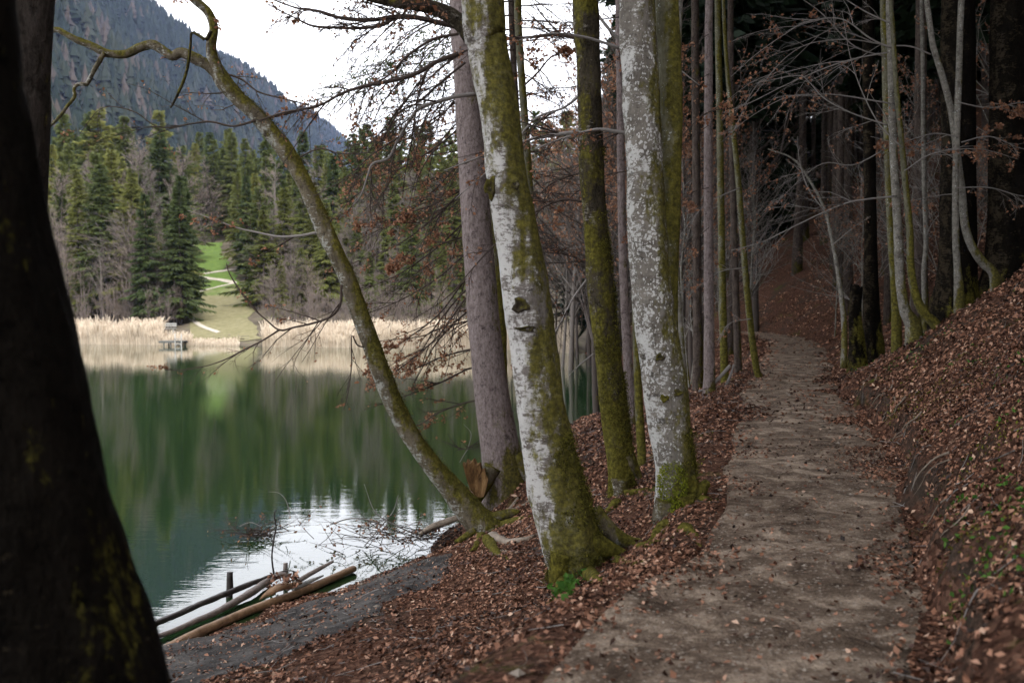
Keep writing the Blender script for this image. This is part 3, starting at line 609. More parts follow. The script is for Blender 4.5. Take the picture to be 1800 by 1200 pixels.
# 1. blackish trunk that fills the left edge
th, o = tree('beech_tree', 'huge blackish mossy trunk filling the left edge in the foreground', 'tree', (110, 1700), 3.0)
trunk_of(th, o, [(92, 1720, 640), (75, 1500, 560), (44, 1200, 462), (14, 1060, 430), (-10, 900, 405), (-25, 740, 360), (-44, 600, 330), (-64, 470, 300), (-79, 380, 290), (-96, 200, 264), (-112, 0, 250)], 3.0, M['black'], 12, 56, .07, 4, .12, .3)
th, o = tree('spruce_tree', 'straight grey trunk half hidden behind the huge black trunk at the left edge', 'tree', (-20, 1240), 6.5)
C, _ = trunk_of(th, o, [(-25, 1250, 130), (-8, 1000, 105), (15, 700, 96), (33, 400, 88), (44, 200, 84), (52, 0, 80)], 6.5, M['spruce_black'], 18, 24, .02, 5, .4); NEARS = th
WS = 0.75
# 2. the leaning mossy tree over the water
D2 = 13.4
th, o = tree('leaning_tree', 'crooked mossy tree leaning left over the water above its torn-up roots', 'tree', (858, 935), D2)
T2 = [(866, 945, 92), (838, 912, 72), (800, 866, 56), (760, 818, 46), (722, 764, 43), (694, 712, 43), (672, 660, 44), (650, 600, 42), (630, 545, 41), (610, 488, 40), (588, 440, 40), (568, 398, 42), (548, 352, 38), (528, 308, 38), (506, 270, 39), (478, 234, 38), (450, 202, 37), (418, 172, 36), (392, 142, 36), (376, 110, 27), (371, 82, 23), (376, 50, 21), (366, 22, 20), (344, 2, 19), (320, -20, 18), (290, -70, 18), (265, -160, 14)]
CL, OBL = trunk_of(th, o, T2, D2, M['leaner'], 0, 26, .09, 6, .18, .3, 4, sink=.3)
b1 = branch_of(th, o, [(392, 140, 27), (366, 116, 26), (340, 101, 25), (318, 93, 23), (303, 99, 21), (285, 88, 22), (266, 79, 21), (245, 84, 20), (222, 95, 20), (200, 96, 19), (183, 92, 19), (160, 80, 17), (135, 70, 16), (112, 58, 14), (94, 53, 12), (60, 70, 8)], D2, M['leaner'], 12, .1, 2)
b2 = branch_of(th, o, [(184, 93, 11), (172, 112, 11), (158, 138, 10), (152, 148, 10), (138, 148, 9), (130, 157, 8), (131, 170, 8), (118, 187, 8), (104, 206, 7), (88, 222, 6), (60, 250, 3)], D2 - .1, M['leaner'], 8, .1, 3)
b3 = branch_of(th, o, [(371, 55, 9), (362, 70, 9), (352, 64, 8), (337, 58, 6), (335, 75, 6), (332, 105, 7), (325, 135, 7), (315, 160, 7), (300, 190, 4)], D2 - .25, M['mossy'], 7, .1, 4, label='broken black branch hanging from a stub')
b4 = branch_of(th, o, [(560, 408, 8), (530, 414, 7), (490, 416, 6), (450, 408, 5), (415, 400, 4), (375, 385, 3), (330, 370, 2)], D2, M['twig_pale'], 6, .05, 5)
b5 = branch_of(th, o, [(600, 500, 7), (598, 535, 6), (582, 556, 6), (550, 568, 5.5), (518, 575, 5), (492, 580, 5), (470, 564, 4), (442, 538, 4), (420, 508, 4), (403, 480, 3), (398, 462, 2)], D2 - .2, M['twig'], 6, .05, 6)
b6 = branch_of(th, o, [(492, 579, 5), (462, 598, 4), (430, 614, 4), (390, 634, 3), (340, 648, 2), (290, 650, 2)], D2 - .25, M['twig'], 6, .05, 7)
b7 = branch_of(th, o, [(449, 212, 6), (410, 222, 5), (370, 214, 5), (335, 218, 4), (280, 224, 3), (235, 196, 3), (180, 190, 2), (140, 235, 1.5)], D2 - .1, M['twig'], 6, .05, 8)
b8 = branch_of(th, o, [(392, 128, 5), (425, 140, 5), (455, 162, 4), (500, 174, 4), (548, 186, 3), (580, 196, 2)], D2, M['twig'], 6, .05, 9)
b9 = branch_of(th, o, [(640, 610, 4), (628, 606, 4), (618, 590, 3), (618, 640, 3), (612, 690, 2), (604, 720, 2)], D2 - .2, M['twig'], 5, .05, 10)
b10 = branch_of(th, o, [(512, 285, 4), (560, 262, 4), (600, 270, 3), (660, 268, 2)], D2, M['twig'], 5, .05, 12)
b11 = branch_of(th, o, [(448, 210, 6), (478, 206, 6), (520, 196, 5), (560, 184, 4)], D2 + .1, M['twig'], 5, .05, 13)
twigs_of(th, o, [b4, b6, b7, b8, b10, b5, b9, b11], rng, M['twig'], (7, 5, 3), .7, leaves=420, lsize=.055)
twigs_of(th, o, [CL[110:150], CL[150:190]], rng, M['twig'], (7, 6, 4), .9, (.42, .5, .5), leaves=200, lsize=.055)
for k, (pts) in enumerate([[(852, 918, 30), (880, 906, 26), (905, 900, 18), (918, 902, 8)], [(868, 940, 26), (890, 938, 18), (925, 915, 14), (960, 908, 6)], [(862, 945, 24), (880, 962, 16), (905, 955, 12), (935, 935, 8)], [(836, 930, 22), (815, 945, 16), (800, 952, 8)], [(846, 940, 28), (838, 965, 26), (834, 985, 16)], [(820, 905, 12), (790, 915, 16), (760, 925, 14), (738, 938, 9)], [(850, 930, 24), (875, 950, 26), (880, 975, 20)]]):
    root_of(th, o, pts, D2 - .05 * k + (.3 if k == 5 else 0), M['root'] if k in (1, 2, 5) else M['leaner'], 9, k)
for k, pts in enumerate([[(862, 930, 40), (885, 925, 30), (910, 915, 18), (935, 908, 8)], [(866, 945, 34), (890, 955, 24), (920, 950, 16), (955, 935, 6)], [(858, 950, 34), (872, 972, 24), (895, 985, 12)], [(846, 945, 30), (838, 962, 20), (826, 972, 10)], [(875, 920, 14), (900, 890, 10), (915, 870, 6)], [(880, 970, 12), (915, 972, 9), (950, 962, 5)], [(890, 900, 10), (925, 885, 8), (940, 860, 5)]]):
    ground_root(th, o, pts, M['root'] if k in (1, 4, 5, 6) else M['mossy'], seed=k, up=.5)
# moss tuft at its foot
def tuft(o_px, d, n, r, th, o, name='moss', mat='moss_tuft', size=.022, flat_=.7):
    c = W(*o_px, d); p = nrm(rng.normal(size=(n, 3))); p = c + p * r * np.array([1, 1, flat_]) * rng.uniform(.75, 1.08, (n, 1)); V, T = leaf_quads(rng, p, size, -.5); MB().add(V, T=T).build(name, M[mat], th, o, smooth=False, kind='stuff')
fuzz(th, o, OBL, 9000, 9, .016, (.55, 0, .75), -.1)
tuft((834, 958), D2 - .2, 2600, .13, th, o)
WS = 0.92
# 3. grey spruce beside it
D3 = 14.3
th, o = tree('spruce_tree', 'straight pinkish grey spruce trunk leaning left beside the leaning mossy tree', 'tree', (886, 850), D3)
trunk_of(th, o, [(888, 865, 84), (886, 835, 80), (878, 780, 74), (868, 720, 69), (858, 640, 64), (850, 560, 61), (844, 480, 59), (838, 400, 57), (831, 300, 54), (824, 200, 51), (818, 100, 48), (812, 0, 46)], D3, M['spruce'], 19, 40, .018, 7, .35, .3, 4); SPA = th
root_of(th, o, [(905, 800, 30), (925, 830, 30), (936, 850, 20)], D3 - .1, M['leaner'], 9, 2); root_of(th, o, [(866, 820, 34), (850, 850, 30), (838, 880, 18), (830, 905, 8)], D3 - .3, M['leaner'], 9, 5)
tw = [[(818, 40, 3), (790, 60, 3), (740, 110, 2), (700, 170, 1)], [(822, 140, 3), (780, 200, 3), (730, 240, 2), (690, 300, 1)], [(826, 200, 3), (790, 230, 3), (740, 300, 2), (725, 360, 1)], [(830, 260, 3), (790, 320, 2), (760, 380, 2), (740, 440, 1)]]
twigs_of(th, o, [catmull(spine(p, D3 + .6), 14) for p in tw], rng, M['twig'], (9, 5, 3), .6, leaves=0)
for p in tw: branch_of(th, o, p, D3 + .6, M['twig'], 5)
# rotten slab at its foot
S = [(836, 874), (826, 858), (819, 838), (813, 814), (818, 818), (821, 809), (826, 815), (832, 808), (837, 818), (843, 815), (846, 828), (852, 824), (854, 838), (858, 842), (855, 858), (850, 874)]
mb = MB(); n = len(S); V = []
for q, dz_ in ((1, -.5), (.96, -.46), (.97, -.34), (1, -.28)): V += [W(838 + (x - 838) * q + (3 if dz_ > -.4 else 0), y + (0 if dz_ in (-.5, -.28) else -3) + rng.uniform(-1.5, 1.5), D3 + dz_) for x, y in S]
i = np.arange(n); j = (i + 1) % n
QS = np.vstack([np.stack([i + r * n, i + r * n + n, j + r * n + n, j + r * n], 1) for r in range(3)])
c0 = len(V); V += [W(836, 845, D3 - .44), W(839, 845, D3 - .32)]
mb.add(V, QS, [(c0, int(b), int(a)) for a, b in zip(i, j)] + [(c0 + 1, int(a) + 3 * n, int(b) + 3 * n) for a, b in zip(i, j)])
tag(mb.build('rotten_stump', M['rotten'], origin=V[0], smooth=False), 'splintered orange brown rotten stump slab beside the grey spruce foot', 'stump').location = V[0]
WS = 0.87
# 4. the big mottled beech in front
D4 = 8.3
th, o = tree('beech_tree', 'big mottled grey beech with mossy foot in front of the grey spruce', 'tree', (1012, 1010), D4)
T4 = [(1016, 1000, 118), (1006, 960, 122), (994, 910, 118), (980, 860, 112), (968, 800, 104), (957, 740, 98), (948, 680, 96), (940, 620, 92), (931, 560, 92), (922, 500, 90), (914, 450, 86), (905, 400, 84), (896, 350, 84), (888, 300, 80), (882, 240, 78), (874, 180, 78), (864, 120, 78), (856, 60, 80), (850, 0, 84)]
C4, OB4 = trunk_of(th, o, T4, D4, M['beech'], 15, 56, .075, 8, .16, .22, 5)
root_of(th, o, [(1030, 950, 60), (1062, 962, 44), (1085, 968, 24), (1110, 978, 10)], D4 - .06, M['mossy'], 14, 3)
root_of(th, o, [(1040, 900, 40), (1072, 935, 36), (1100, 950, 28), (1130, 955, 22), (1160, 950, 16), (1190, 935, 10)], D4 + .1, M['leaner'], 12, 4, 'long mossy root running to the pale beech')
root_of(th, o, [(992, 970, 60), (984, 1010, 46), (978, 1040, 30), (965, 1062, 12)], D4 - .12, M['mossy'], 14, 6)
for kx, ky, kw, kh in ((862, 330, 15, 30), (906, 325, 12, 12), (915, 537, 22, 20), (925, 578, 26, 8)): knot_of(th, o, kx, ky, D4 - .2, kw, kh)
bb = [[(828, 62, 40), (808, 40, 34), (782, 22, 30), (745, 10, 27), (700, 4, 24), (650, -6, 19), (590, -30, 15)],
      [(812, 48, 13), (770, 40, 11), (725, 30, 10), (690, 30, 9), (650, 36, 8), (600, 32, 7), (560, 20, 6), (520, 14, 4), (470, -4, 3)],
      [(700, 28, 8), (670, 45, 7), (630, 50, 6), (590, 49, 6), (550, 46, 5), (515, 30, 3), (470, 8, 2)],
      [(806, 95, 10), (770, 108, 9), (730, 130, 9), (690, 142, 8), (640, 152, 7), (600, 165, 6), (560, 186, 5), (500, 198, 4), (455, 212, 3)],
      [(836, 165, 9), (800, 170, 8), (765, 180, 7), (735, 192, 7), (718, 215, 6), (700, 245, 6), (683, 278, 5), (655, 288, 5), (646, 310, 4), (630, 350, 3), (590, 390, 2)],
      [(806, 60, 6), (760, 70, 6), (715, 100, 5), (680, 135, 4), (630, 160, 3), (590, 200, 2)],
      [(818, 110, 5), (775, 145, 5), (735, 180, 4), (700, 200, 3), (670, 250, 2)]]
BB = [branch_of(th, o, p, D4 + .1 + .25 * i, M['mossy'] if i == 0 else M['twig_pale'] if i == 4 else M['twig'], 12 if i == 0 else 7, .08, i) for i, p in enumerate(bb)]
twigs_of(th, o, BB[1:], rng, M['twig'], (15, 8, 4), .65, (.42, .5, .5), (-.35, -.15, 0), leaves=500, lsize=.04)
twigs_of(th, o, [BB[0]], rng, M['twig'], (14, 7, 4), .9, (.5, .5, .5), (-.3, -.1, 0), leaves=150, lsize=.04)
for k, pts in enumerate([[(1060, 965, 60), (1090, 985, 36), (1115, 990, 18), (1140, 985, 6)], [(1000, 1015, 60), (982, 1045, 36), (962, 1062, 14)], [(1035, 1005, 56), (1060, 1025, 30), (1085, 1030, 10)], [(1075, 950, 40), (1110, 958, 28), (1150, 955, 20), (1185, 945, 12)]]): ground_root(th, o, pts, M['mossy'], 12, k + 20, .1, 5)
fuzz(th, o, OB4, 16000, 1.2, .017)
# green herbs round its foot
hp = []
for k in range(240):
    px, py = [(1045, 990), (1020, 1010), (1000, 1035), (985, 1050), (1000, 1020)][k % 5]; q = G(px + random.gauss(0, 10), py + random.gauss(0, 7), 5, 14); q[2] += random.uniform(.01, .09); hp.append(q)
V, T = leaf_quads(rng, np.array(hp), .06, .1); MB().add(V, T=T).build('green_herbs', M['herb'], smooth=False, kind='stuff')
WS = 0.89
# 5. dark mossy tree behind
D5 = 11.2
th, o = tree('beech_tree', 'dark mossy trunk with curved foot standing between the two pale beeches', 'tree', (1085, 878), D5)
_, OB5 = trunk_of(th, o, [(1086, 888, 40), (1092, 850, 52), (1090, 800, 54), (1082, 740, 54), (1075, 680, 54), (1068, 620, 52), (1058, 540, 52), (1052, 460, 50), (1046, 380, 49), (1040, 300, 49), (1037, 200, 48), (1034, 100, 48), (1030, 0, 50)], D5, M['mossy'], 15, 34, .06, 12, .2, .2, 4)
root_of(th, o, [(1090, 840, 40), (1090, 870, 30), (1075, 892, 22), (1050, 905, 10)], D5 - .1, M['leaner'], 10, 3); root_of(th, o, [(1100, 800, 36), (1115, 825, 24), (1125, 840, 10)], D5 - .05, M['leaner'], 10, 8)
bb = [[(1030, 232, 9), (1000, 234, 8), (960, 240, 7), (930, 246, 6), (860, 270, 4), (780, 300, 2)], [(1024, 70, 7), (980, 62, 7), (930, 66, 6), (880, 72, 5), (800, 100, 3), (700, 190, 2)], [(1028, 160, 6), (990, 190, 5), (940, 210, 4), (880, 280, 3), (800, 350, 2)], [(1030, 355, 5), (985, 352, 5), (930, 380, 4), (860, 440, 3), (790, 520, 2)], [(1050, 470, 5), (1010, 520, 4), (970, 590, 3), (900, 640, 2)], [(1040, 300, 5), (1000, 310, 4), (960, 330, 3), (900, 400, 2)], [(1045, 20, 6), (1090, 70, 6), (1150, 90, 4), (1230, 150, 2)]]
BB = [branch_of(th, o, p, D5 + .3 * i, M['twig_pale'] if i % 2 == 0 else M['twig'], 7, .08, i) for i, p in enumerate(bb)]
twigs_of(th, o, BB, rng, M['twig'], (10, 6, 4), .7, (.45, .5, .5), (-.2, -.1, 0), leaves=700, lsize=.05)
for k, pts in enumerate([[(1085, 885, 36), (1068, 900, 24), (1040, 912, 10)], [(1100, 870, 36), (1120, 865, 22), (1140, 858, 8)]]): ground_root(th, o, pts, M['mossy'], 10, k + 60, .2)
WS = 0.88
fuzz(th, o, OB5, 16000, 4, .018)
# 6. pale forked beech by the path, its two stems fused at the foot
D6 = 8.7
th, o = tree('beech_tree', 'pale lichen spotted beech with two fused stems and bright mossy foot beside the path', 'tree', (1188, 930), D6)
_, OB6 = trunk_of(th, o, [(1188, 925, 88), (1187, 880, 84), (1186, 830, 80), (1178, 770, 82), (1170, 700, 86), (1162, 630, 84), (1152, 560, 82), (1144, 480, 78), (1138, 400, 76), (1133, 300, 74), (1128, 200, 72), (1124, 100, 70), (1118, 0, 70)], D6, M['beech_pale'], 16, 52, .07, 14, .22, .25, 6, label='pale lichen spotted front stem')
trunk_of(th, o, [(1196, 820, 60), (1178, 720, 60), (1170, 600, 52), (1172, 480, 46), (1175, 380, 46), (1178, 260, 46), (1179, 160, 46), (1175, 60, 46), (1172, 0, 46)], D6 + .22, M['beech_back'], 14, 32, .05, 15, .1, .3, 4, sink=1.0, label='olive green rear stem')
root_of(th, o, [(1205, 840, 44), (1222, 870, 34), (1240, 850, 18), (1246, 856, 8)], D6 - .1, M['mossy'], 12, 3); root_of(th, o, [(1175, 880, 50), (1165, 920, 44), (1150, 945, 28), (1120, 958, 12)], D6 - .15, M['leaner'], 12, 5); root_of(th, o, [(1205, 870, 46), (1212, 905, 36), (1205, 930, 24), (1190, 950, 10)], D6 - .2, M['mossy'], 12, 9)
for k, pts in enumerate([[(1215, 880, 50), (1240, 880, 30), (1262, 878, 10)], [(1170, 925, 50), (1150, 950, 32), (1125, 962, 12)], [(1205, 930, 44), (1222, 945, 24), (1232, 960, 8)]]): ground_root(th, o, pts, M['mossy'], 11, k + 40, .2, 5)
fuzz(th, o, OB6, 12000, .9, .017)
tuft((1182, 850), D6 - .16, 2000, .13, th, o, size=.02, flat_=1.5); tuft((1196, 895), D6 - .2, 1600, .12, th, o, size=.02, flat_=.9)
for kx, ky in ((1160, 628), (1192, 690), (1168, 700)): knot_of(th, o, kx, ky, D6 - .22, 12, 10)
bb = [[(1110, 235, 8), (1085, 232, 8), (1050, 228, 7), (1000, 240, 5), (940, 262, 3)], [(1090, 85, 7), (1060, 75, 6), (1020, 64, 5), (960, 60, 3), (880, 80, 2)]]
BB = [branch_of(th, o, p, D6 + .6 + .5 * i, M['twig_pale'], 7, .08, i) for i, p in enumerate(bb)]; twigs_of(th, o, BB, rng, M['twig'], (8, 5, 4), .7, leaves=180, lsize=.04)
WS = 0.72
# 7. slim trunks between and behind
def crown_on(th, i):
    c = link(TALL[i % 3][1], 'crown', th); c.rotation_euler.z = i * 1.3
LASTB = []
def slim(name, label, pts, d, mat, top=13, flare=.4, br=(), leaves=0, seed=1, k=16, tm='twig', rough=.05, per=(8, 5, 4)):
    th, o = tree(name, label, 'tree', pts[0], d); trunk_of(th, o, pts, d, mat, top, k, rough, seed, flare, .25, 4, sink=.8, step=.12)
    if name == 'spruce_tree': crown_on(th, seed)
    if br:
        BB = [branch_of(th, o, p, d - .15 - .2 * (i % 3), M[tm], 6, .06, i) for i, p in enumerate(br)]; LASTB[:] = BB; twigs_of(th, o, BB, rng, M[tm], per, .6, (.45, .5, .5), (-.15, -.1, 0), leaves=leaves, lsize=.06, rmin=.0019)
    return th, o
slim('spruce_tree', 'slender pinkish spruce trunk right behind the dark mossy trunk', [(1112, 760, 26), (1104, 640, 24), (1096, 480, 21), (1092, 330, 19), (1090, 150, 18), (1088, 0, 17)], 16.5, M['spruce'], 17, br=[[(1090, 100, 3), (1020, 150, 3), (940, 160, 2), (860, 210, 1)], [(1092, 230, 3), (1020, 290, 2), (960, 330, 1)], [(1092, 30, 3), (1000, 40, 2), (900, 30, 1)]], leaves=300)
slim('beech_tree', 'thin white speckled trunk showing right beside the pale forked beech', [(1204, 720, 22), (1196, 600, 20), (1187, 470, 19), (1182, 380, 18), (1190, 200, 16), (1195, 0, 15)], 14, M['young'], 12, br=[[(1185, 430, 3), (1150, 400, 2), (1100, 420, 1)], [(1188, 250, 3), (1240, 200, 3), (1290, 190, 2)]], leaves=160)
slim('beech_tree', 'thin yellow green trunk rising behind the top of the big mottled beech', [(960, 790, 24), (948, 600, 22), (936, 420, 20), (927, 280, 19), (921, 190, 18), (914, 90, 18), (910, 0, 18)], 15.5, M['green_young'], 14, br=[[(922, 150, 5), (945, 128, 5), (970, 100, 4), (1010, 85, 2)], [(925, 300, 4), (880, 320, 3), (780, 390, 2), (690, 470, 1)], [(916, 60, 4), (860, 110, 3), (760, 200, 2), (660, 300, 1)], [(930, 400, 4), (870, 420, 3), (760, 460, 2), (650, 560, 1)]], leaves=1100, seed=3)
slim('beech_tree', 'mossy green sapling trunk between the dark mossy trunk and the pale forked beech', [(1128, 815, 22), (1126, 760, 22), (1122, 690, 20), (1118, 560, 18), (1112, 400, 16), (1108, 200, 14), (1100, 0, 12)], 12.5, M['green_young'], 9, br=[[(1112, 300, 3), (1060, 310, 3), (1000, 350, 2), (950, 420, 1)]], leaves=120)
# hanging beech sprays with dry leaves, left of the grey spruce: from a tree standing at the water just behind it
bb = []
rr = random.Random(4)
for y0, x1, y1 in ((250, 610, 430), (310, 600, 470), (320, 640, 400), (370, 610, 520), (410, 690, 460), (430, 620, 560), (470, 640, 640), (490, 690, 650), (500, 640, 690), (530, 720, 690), (560, 660, 600), (610, 700, 655), (640, 640, 720), (700, 690, 760), (200, 590, 330), (150, 600, 260)):
    sag = rr.uniform(.2, .5); bb.append([(862, y0, 6), (820, y0 + (y1 - y0) * .12, 5), (770, y0 + (y1 - y0) * (.35 + sag * .3), 4), (700 if x1 < 660 else 740, y0 + (y1 - y0) * (.7 + sag * .2), 3), (x1, y1, 1.5)])
slim('beech_tree', 'hanging beech with dry orange leaves behind the grey spruce at the water', [(880, 800, 40), (878, 600, 36), (868, 400, 32), (862, 200, 28), (858, 0, 24)], 17.5, M['green_young'], 14, br=bb, leaves=3600, seed=7, per=(9, 6, 4))
bb = []
for k in range(20):
    y0 = -190 + 27 * k + rr.uniform(-12, 12); x1 = rr.uniform(560, 790); dy = rr.uniform(60, 190); bb.append([(905, y0, 4.5), (860, y0 + dy * .05, 4), (805, y0 + dy * .2, 3), ((x1 + 800) / 2, y0 + dy * .5, 2.2), (x1, y0 + dy, 1)])
for k in range(30):
    y0 = -160 + 22 * k + rr.uniform(-12, 12); dy = rr.uniform(-20, 110); x1 = rr.uniform(985, 1100); bb.append([(905, y0, 4), (930, y0 + dy * .1, 3.5), (965, y0 + dy * .4, 2.5), (x1, y0 + dy, 1)])
TWC = slim('spruce_tree', 'twiggy dead-branched conifer trunk hidden behind the top of the mottled beech', [(950, 770, 22), (935, 560, 20), (918, 350, 18), (905, 150, 16), (898, 0, 15), (890, -250, 10)], 19.0, M['spruce_dark'], 15, br=bb, leaves=1500, seed=31, per=(11, 6, 4))
# needle sprays on the outer half of its upper boughs
def sprays(th, o, Cs, rng, n, size, mat='needles'):
    P = np.vstack([C[len(C) // 2:, :3] for C in Cs]); c = P[rng.integers(0, len(P), n)] + rng.normal(size=(n, 3)) * np.array([.22, .22, .16]) - np.array([0, 0, .1])
    a = nrm(rng.normal(size=(n, 3)) * np.array([1, 1, .5]) - np.array([.5, 0, .9])); b = nrm(np.cross(a, rng.normal(size=(n, 3)))); s = size * rng.uniform(.6, 1.3, (n, 1))
    V = np.stack([c, c + a * s * .5 + b * s * .1, c + a * s, c + a * s * .5 - b * s * .1], 1).reshape(-1, 3); i = np.arange(n)[:, None] * 4; MB().add(V, np.hstack([i, i + 1, i + 2, i + 3])).build('needle_sprays', M[mat], th, o, smooth=False, kind='stuff')
sprays(TWC[0], TWC[1], LASTB[2:13], rng, 2600, .13)
crown_on(NEARS, 1); crown_on(SPA, 2); SPA.children[-1].location.x = -.9
# 8. right of the path: slim beeches on the bank
pal = 'twig_pale'
slim('beech_tree', 'slim pale grey beech with curved foot on the bank, left of its mossy twin', [(1606, 575, 40), (1592, 550, 28), (1584, 505, 23), (1580, 450, 22), (1577, 380, 20), (1572, 300, 19), (1568, 200, 18), (1566, 100, 17), (1563, 0, 16)], 17.0, M['young'], 14, .3,
     [[(1567, 85, 4), (1530, 68, 4), (1480, 34, 3), (1420, 38, 3), (1380, 60, 2), (1330, 95, 2), (1285, 135, 1.2)], [(1562, 92, 4), (1500, 104, 3), (1450, 120, 3), (1380, 150, 2), (1320, 180, 2), (1270, 198, 1.2)], [(1560, 220, 4), (1500, 200, 3), (1450, 174, 3), (1420, 142, 2), (1400, 133, 2), (1330, 146, 1.2)], [(1572, 345, 5), (1500, 354, 4), (1450, 372, 3), (1400, 396, 3), (1340, 425, 2), (1285, 440, 1.5)], [(1565, 182, 4), (1480, 168, 3), (1440, 166, 2), (1380, 172, 2), (1310, 212, 1.5), (1268, 250, 1)], [(1566, 42, 4), (1520, 20, 3), (1470, -10, 2), (1420, -30, 1.5)]], 240, 3, 20, pal)
slim('beech_tree', 'slim mossy green trunk with hooked foot on the bank beside the pale slim beech', [(1648, 578, 26), (1628, 556, 24), (1610, 520, 20), (1601, 470, 18), (1599, 400, 16), (1592, 330, 15), (1584, 240, 13), (1575, 150, 12), (1570, 60, 11), (1566, 0, 10)], 16.6, M['green_young'], 11, .1, [[(1586, 260, 3), (1540, 210, 3), (1500, 120, 2), (1480, 20, 1)], [(1590, 300, 3), (1640, 270, 3), (1720, 262, 2), (1790, 280, 1)]], 240, 4, 16, pal)
slim('beech_tree', 'lichen dark trunk close behind the pale slim beech on the bank', [(1576, 600, 26), (1574, 520, 21), (1566, 400, 19), (1560, 250, 18), (1556, 100, 17), (1553, 0, 16)], 18.2, M['beech_back'], 14, .3, [[(1556, 100, 3), (1500, 80, 3), (1440, 20, 2), (1380, -20, 1)], [(1560, 260, 3), (1500, 290, 3), (1440, 290, 2), (1360, 360, 1)]], 60, 5, 16, pal)
slim('beech_tree', 'straight pale stem crossing a bent grey stem higher up the bank', [(1686, 520, 24), (1683, 470, 17), (1680, 420, 16), (1680, 300, 15), (1685, 150, 15), (1690, 0, 14)], 17.6, M['young'], 13, .3, [[(1682, 240, 3), (1640, 235, 3), (1580, 250, 2), (1530, 240, 1)], [(1684, 180, 3), (1740, 190, 3), (1800, 180, 2), (1850, 190, 1)], [(1682, 330, 3), (1740, 330, 3), (1800, 345, 2), (1860, 340, 1)]], 900, 6, 16, pal)
slim('beech_tree', 'bent grey stem curving out of the bank behind the straight pale stem', [(1748, 486, 24), (1728, 462, 22), (1708, 432, 20), (1696, 395, 19), (1691, 340, 18), (1682, 270, 17), (1672, 195, 16), (1655, 130, 15), (1640, 80, 14), (1633, 30, 13), (1629, 0, 12)], 18.0, M['young'], 12, .2,
     [[(1636, 96, 4), (1600, 82, 4), (1560, 80, 3), (1500, 70, 3), (1450, 72, 2), (1410, 82, 2), (1370, 112, 2), (1320, 172, 1.5), (1268, 212, 1)], [(1684, 280, 3), (1640, 262, 3), (1590, 255, 2), (1550, 270, 1)], [(1690, 250, 3), (1740, 240, 3), (1800, 262, 2), (1850, 255, 1)], [(1690, 340, 3), (1640, 345, 2), (1570, 360, 1)]], 900, 7, 16, pal)
slim('sapling', 'thin bare sapling leaning left below the big bank trees beside the path bend', [(1484, 575, 14), (1476, 500, 11), (1464, 430, 9), (1450, 370, 8), (1425, 320, 6), (1395, 280, 5), (1350, 262, 3)], 19.5, M['young'], 0, .2, [[(1450, 372, 3), (1420, 330, 3), (1405, 280, 2), (1402, 240, 1)], [(1464, 430, 3), (1500, 400, 2), (1530, 380, 1)]], 20, 8, 10, pal)
slim('beech_tree', 'thin lichen speckled trunk leaning left at the lake side edge of the path', [(1337, 670, 20), (1330, 650, 17), (1318, 560, 16), (1308, 450, 15), (1298, 320, 14), (1288, 220, 12), (1278, 120, 10), (1272, 0, 8)], 21.5, M['beech_back'], 10, .3, [[(1290, 230, 3), (1330, 150, 2), (1380, 120, 1)], [(1300, 330, 3), (1240, 360, 2), (1190, 420, 1)], [(1310, 470, 3), (1260, 480, 2), (1210, 520, 1)], [(1320, 560, 3), (1280, 570, 2), (1260, 610, 1)]], 240, 9, 14, pal)
D9 = 20.
slim('spruce_tree', 'straight grey pink spruce trunk lakeward of the path, behind the pale forked beech', [(1246, 700, 34), (1247, 660, 28), (1246, 520, 24), (1245, 300, 22), (1246, 100, 20), (1247, 0, 19)], D9, M['spruce'], 21, .35, [[(1246, 60, 2), (1200, 90, 2), (1150, 130, 1)], [(1246, 130, 2), (1200, 160, 2), (1150, 210, 1)], [(1246, 220, 2), (1205, 250, 2), (1150, 300, 1)], [(1246, 330, 2), (1215, 340, 2), (1160, 390, 1)], [(1246, 400, 2), (1200, 440, 2), (1150, 500, 1)]], 900, 10, 18)
slim('spruce_tree', 'greenish grey trunk touching the straight spruce on its right, lake side of the path', [(1275, 690, 22), (1272, 600, 19), (1268, 400, 17), (1265, 200, 16), (1262, 0, 15)], 22.0, M['beech_back'], 20, .3, [[(1268, 350, 2), (1300, 290, 2), (1330, 250, 1)], [(1270, 470, 2), (1305, 420, 2), (1330, 400, 1)]], 0, 11)
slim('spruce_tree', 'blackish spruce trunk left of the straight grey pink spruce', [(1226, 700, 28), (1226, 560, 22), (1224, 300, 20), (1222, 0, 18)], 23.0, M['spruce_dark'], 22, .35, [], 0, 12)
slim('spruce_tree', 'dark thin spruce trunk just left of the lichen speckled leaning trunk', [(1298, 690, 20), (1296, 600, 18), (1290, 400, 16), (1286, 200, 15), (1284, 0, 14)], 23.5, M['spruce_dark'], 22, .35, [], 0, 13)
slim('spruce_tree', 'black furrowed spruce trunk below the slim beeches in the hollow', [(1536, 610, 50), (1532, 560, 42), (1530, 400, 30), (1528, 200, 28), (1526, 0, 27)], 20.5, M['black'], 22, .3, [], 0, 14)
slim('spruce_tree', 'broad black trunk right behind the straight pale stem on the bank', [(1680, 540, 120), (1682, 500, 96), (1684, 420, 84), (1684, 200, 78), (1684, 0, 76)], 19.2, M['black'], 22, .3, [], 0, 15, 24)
slim('spruce_tree', 'broad black spruce trunk at the right edge on top of the bank', [(1772, 520, 150), (1775, 470, 120), (1778, 400, 110), (1780, 200, 100), (1780, 0, 98)], 19.0, M['black'], 22, .3, [], 0, 16, 24)
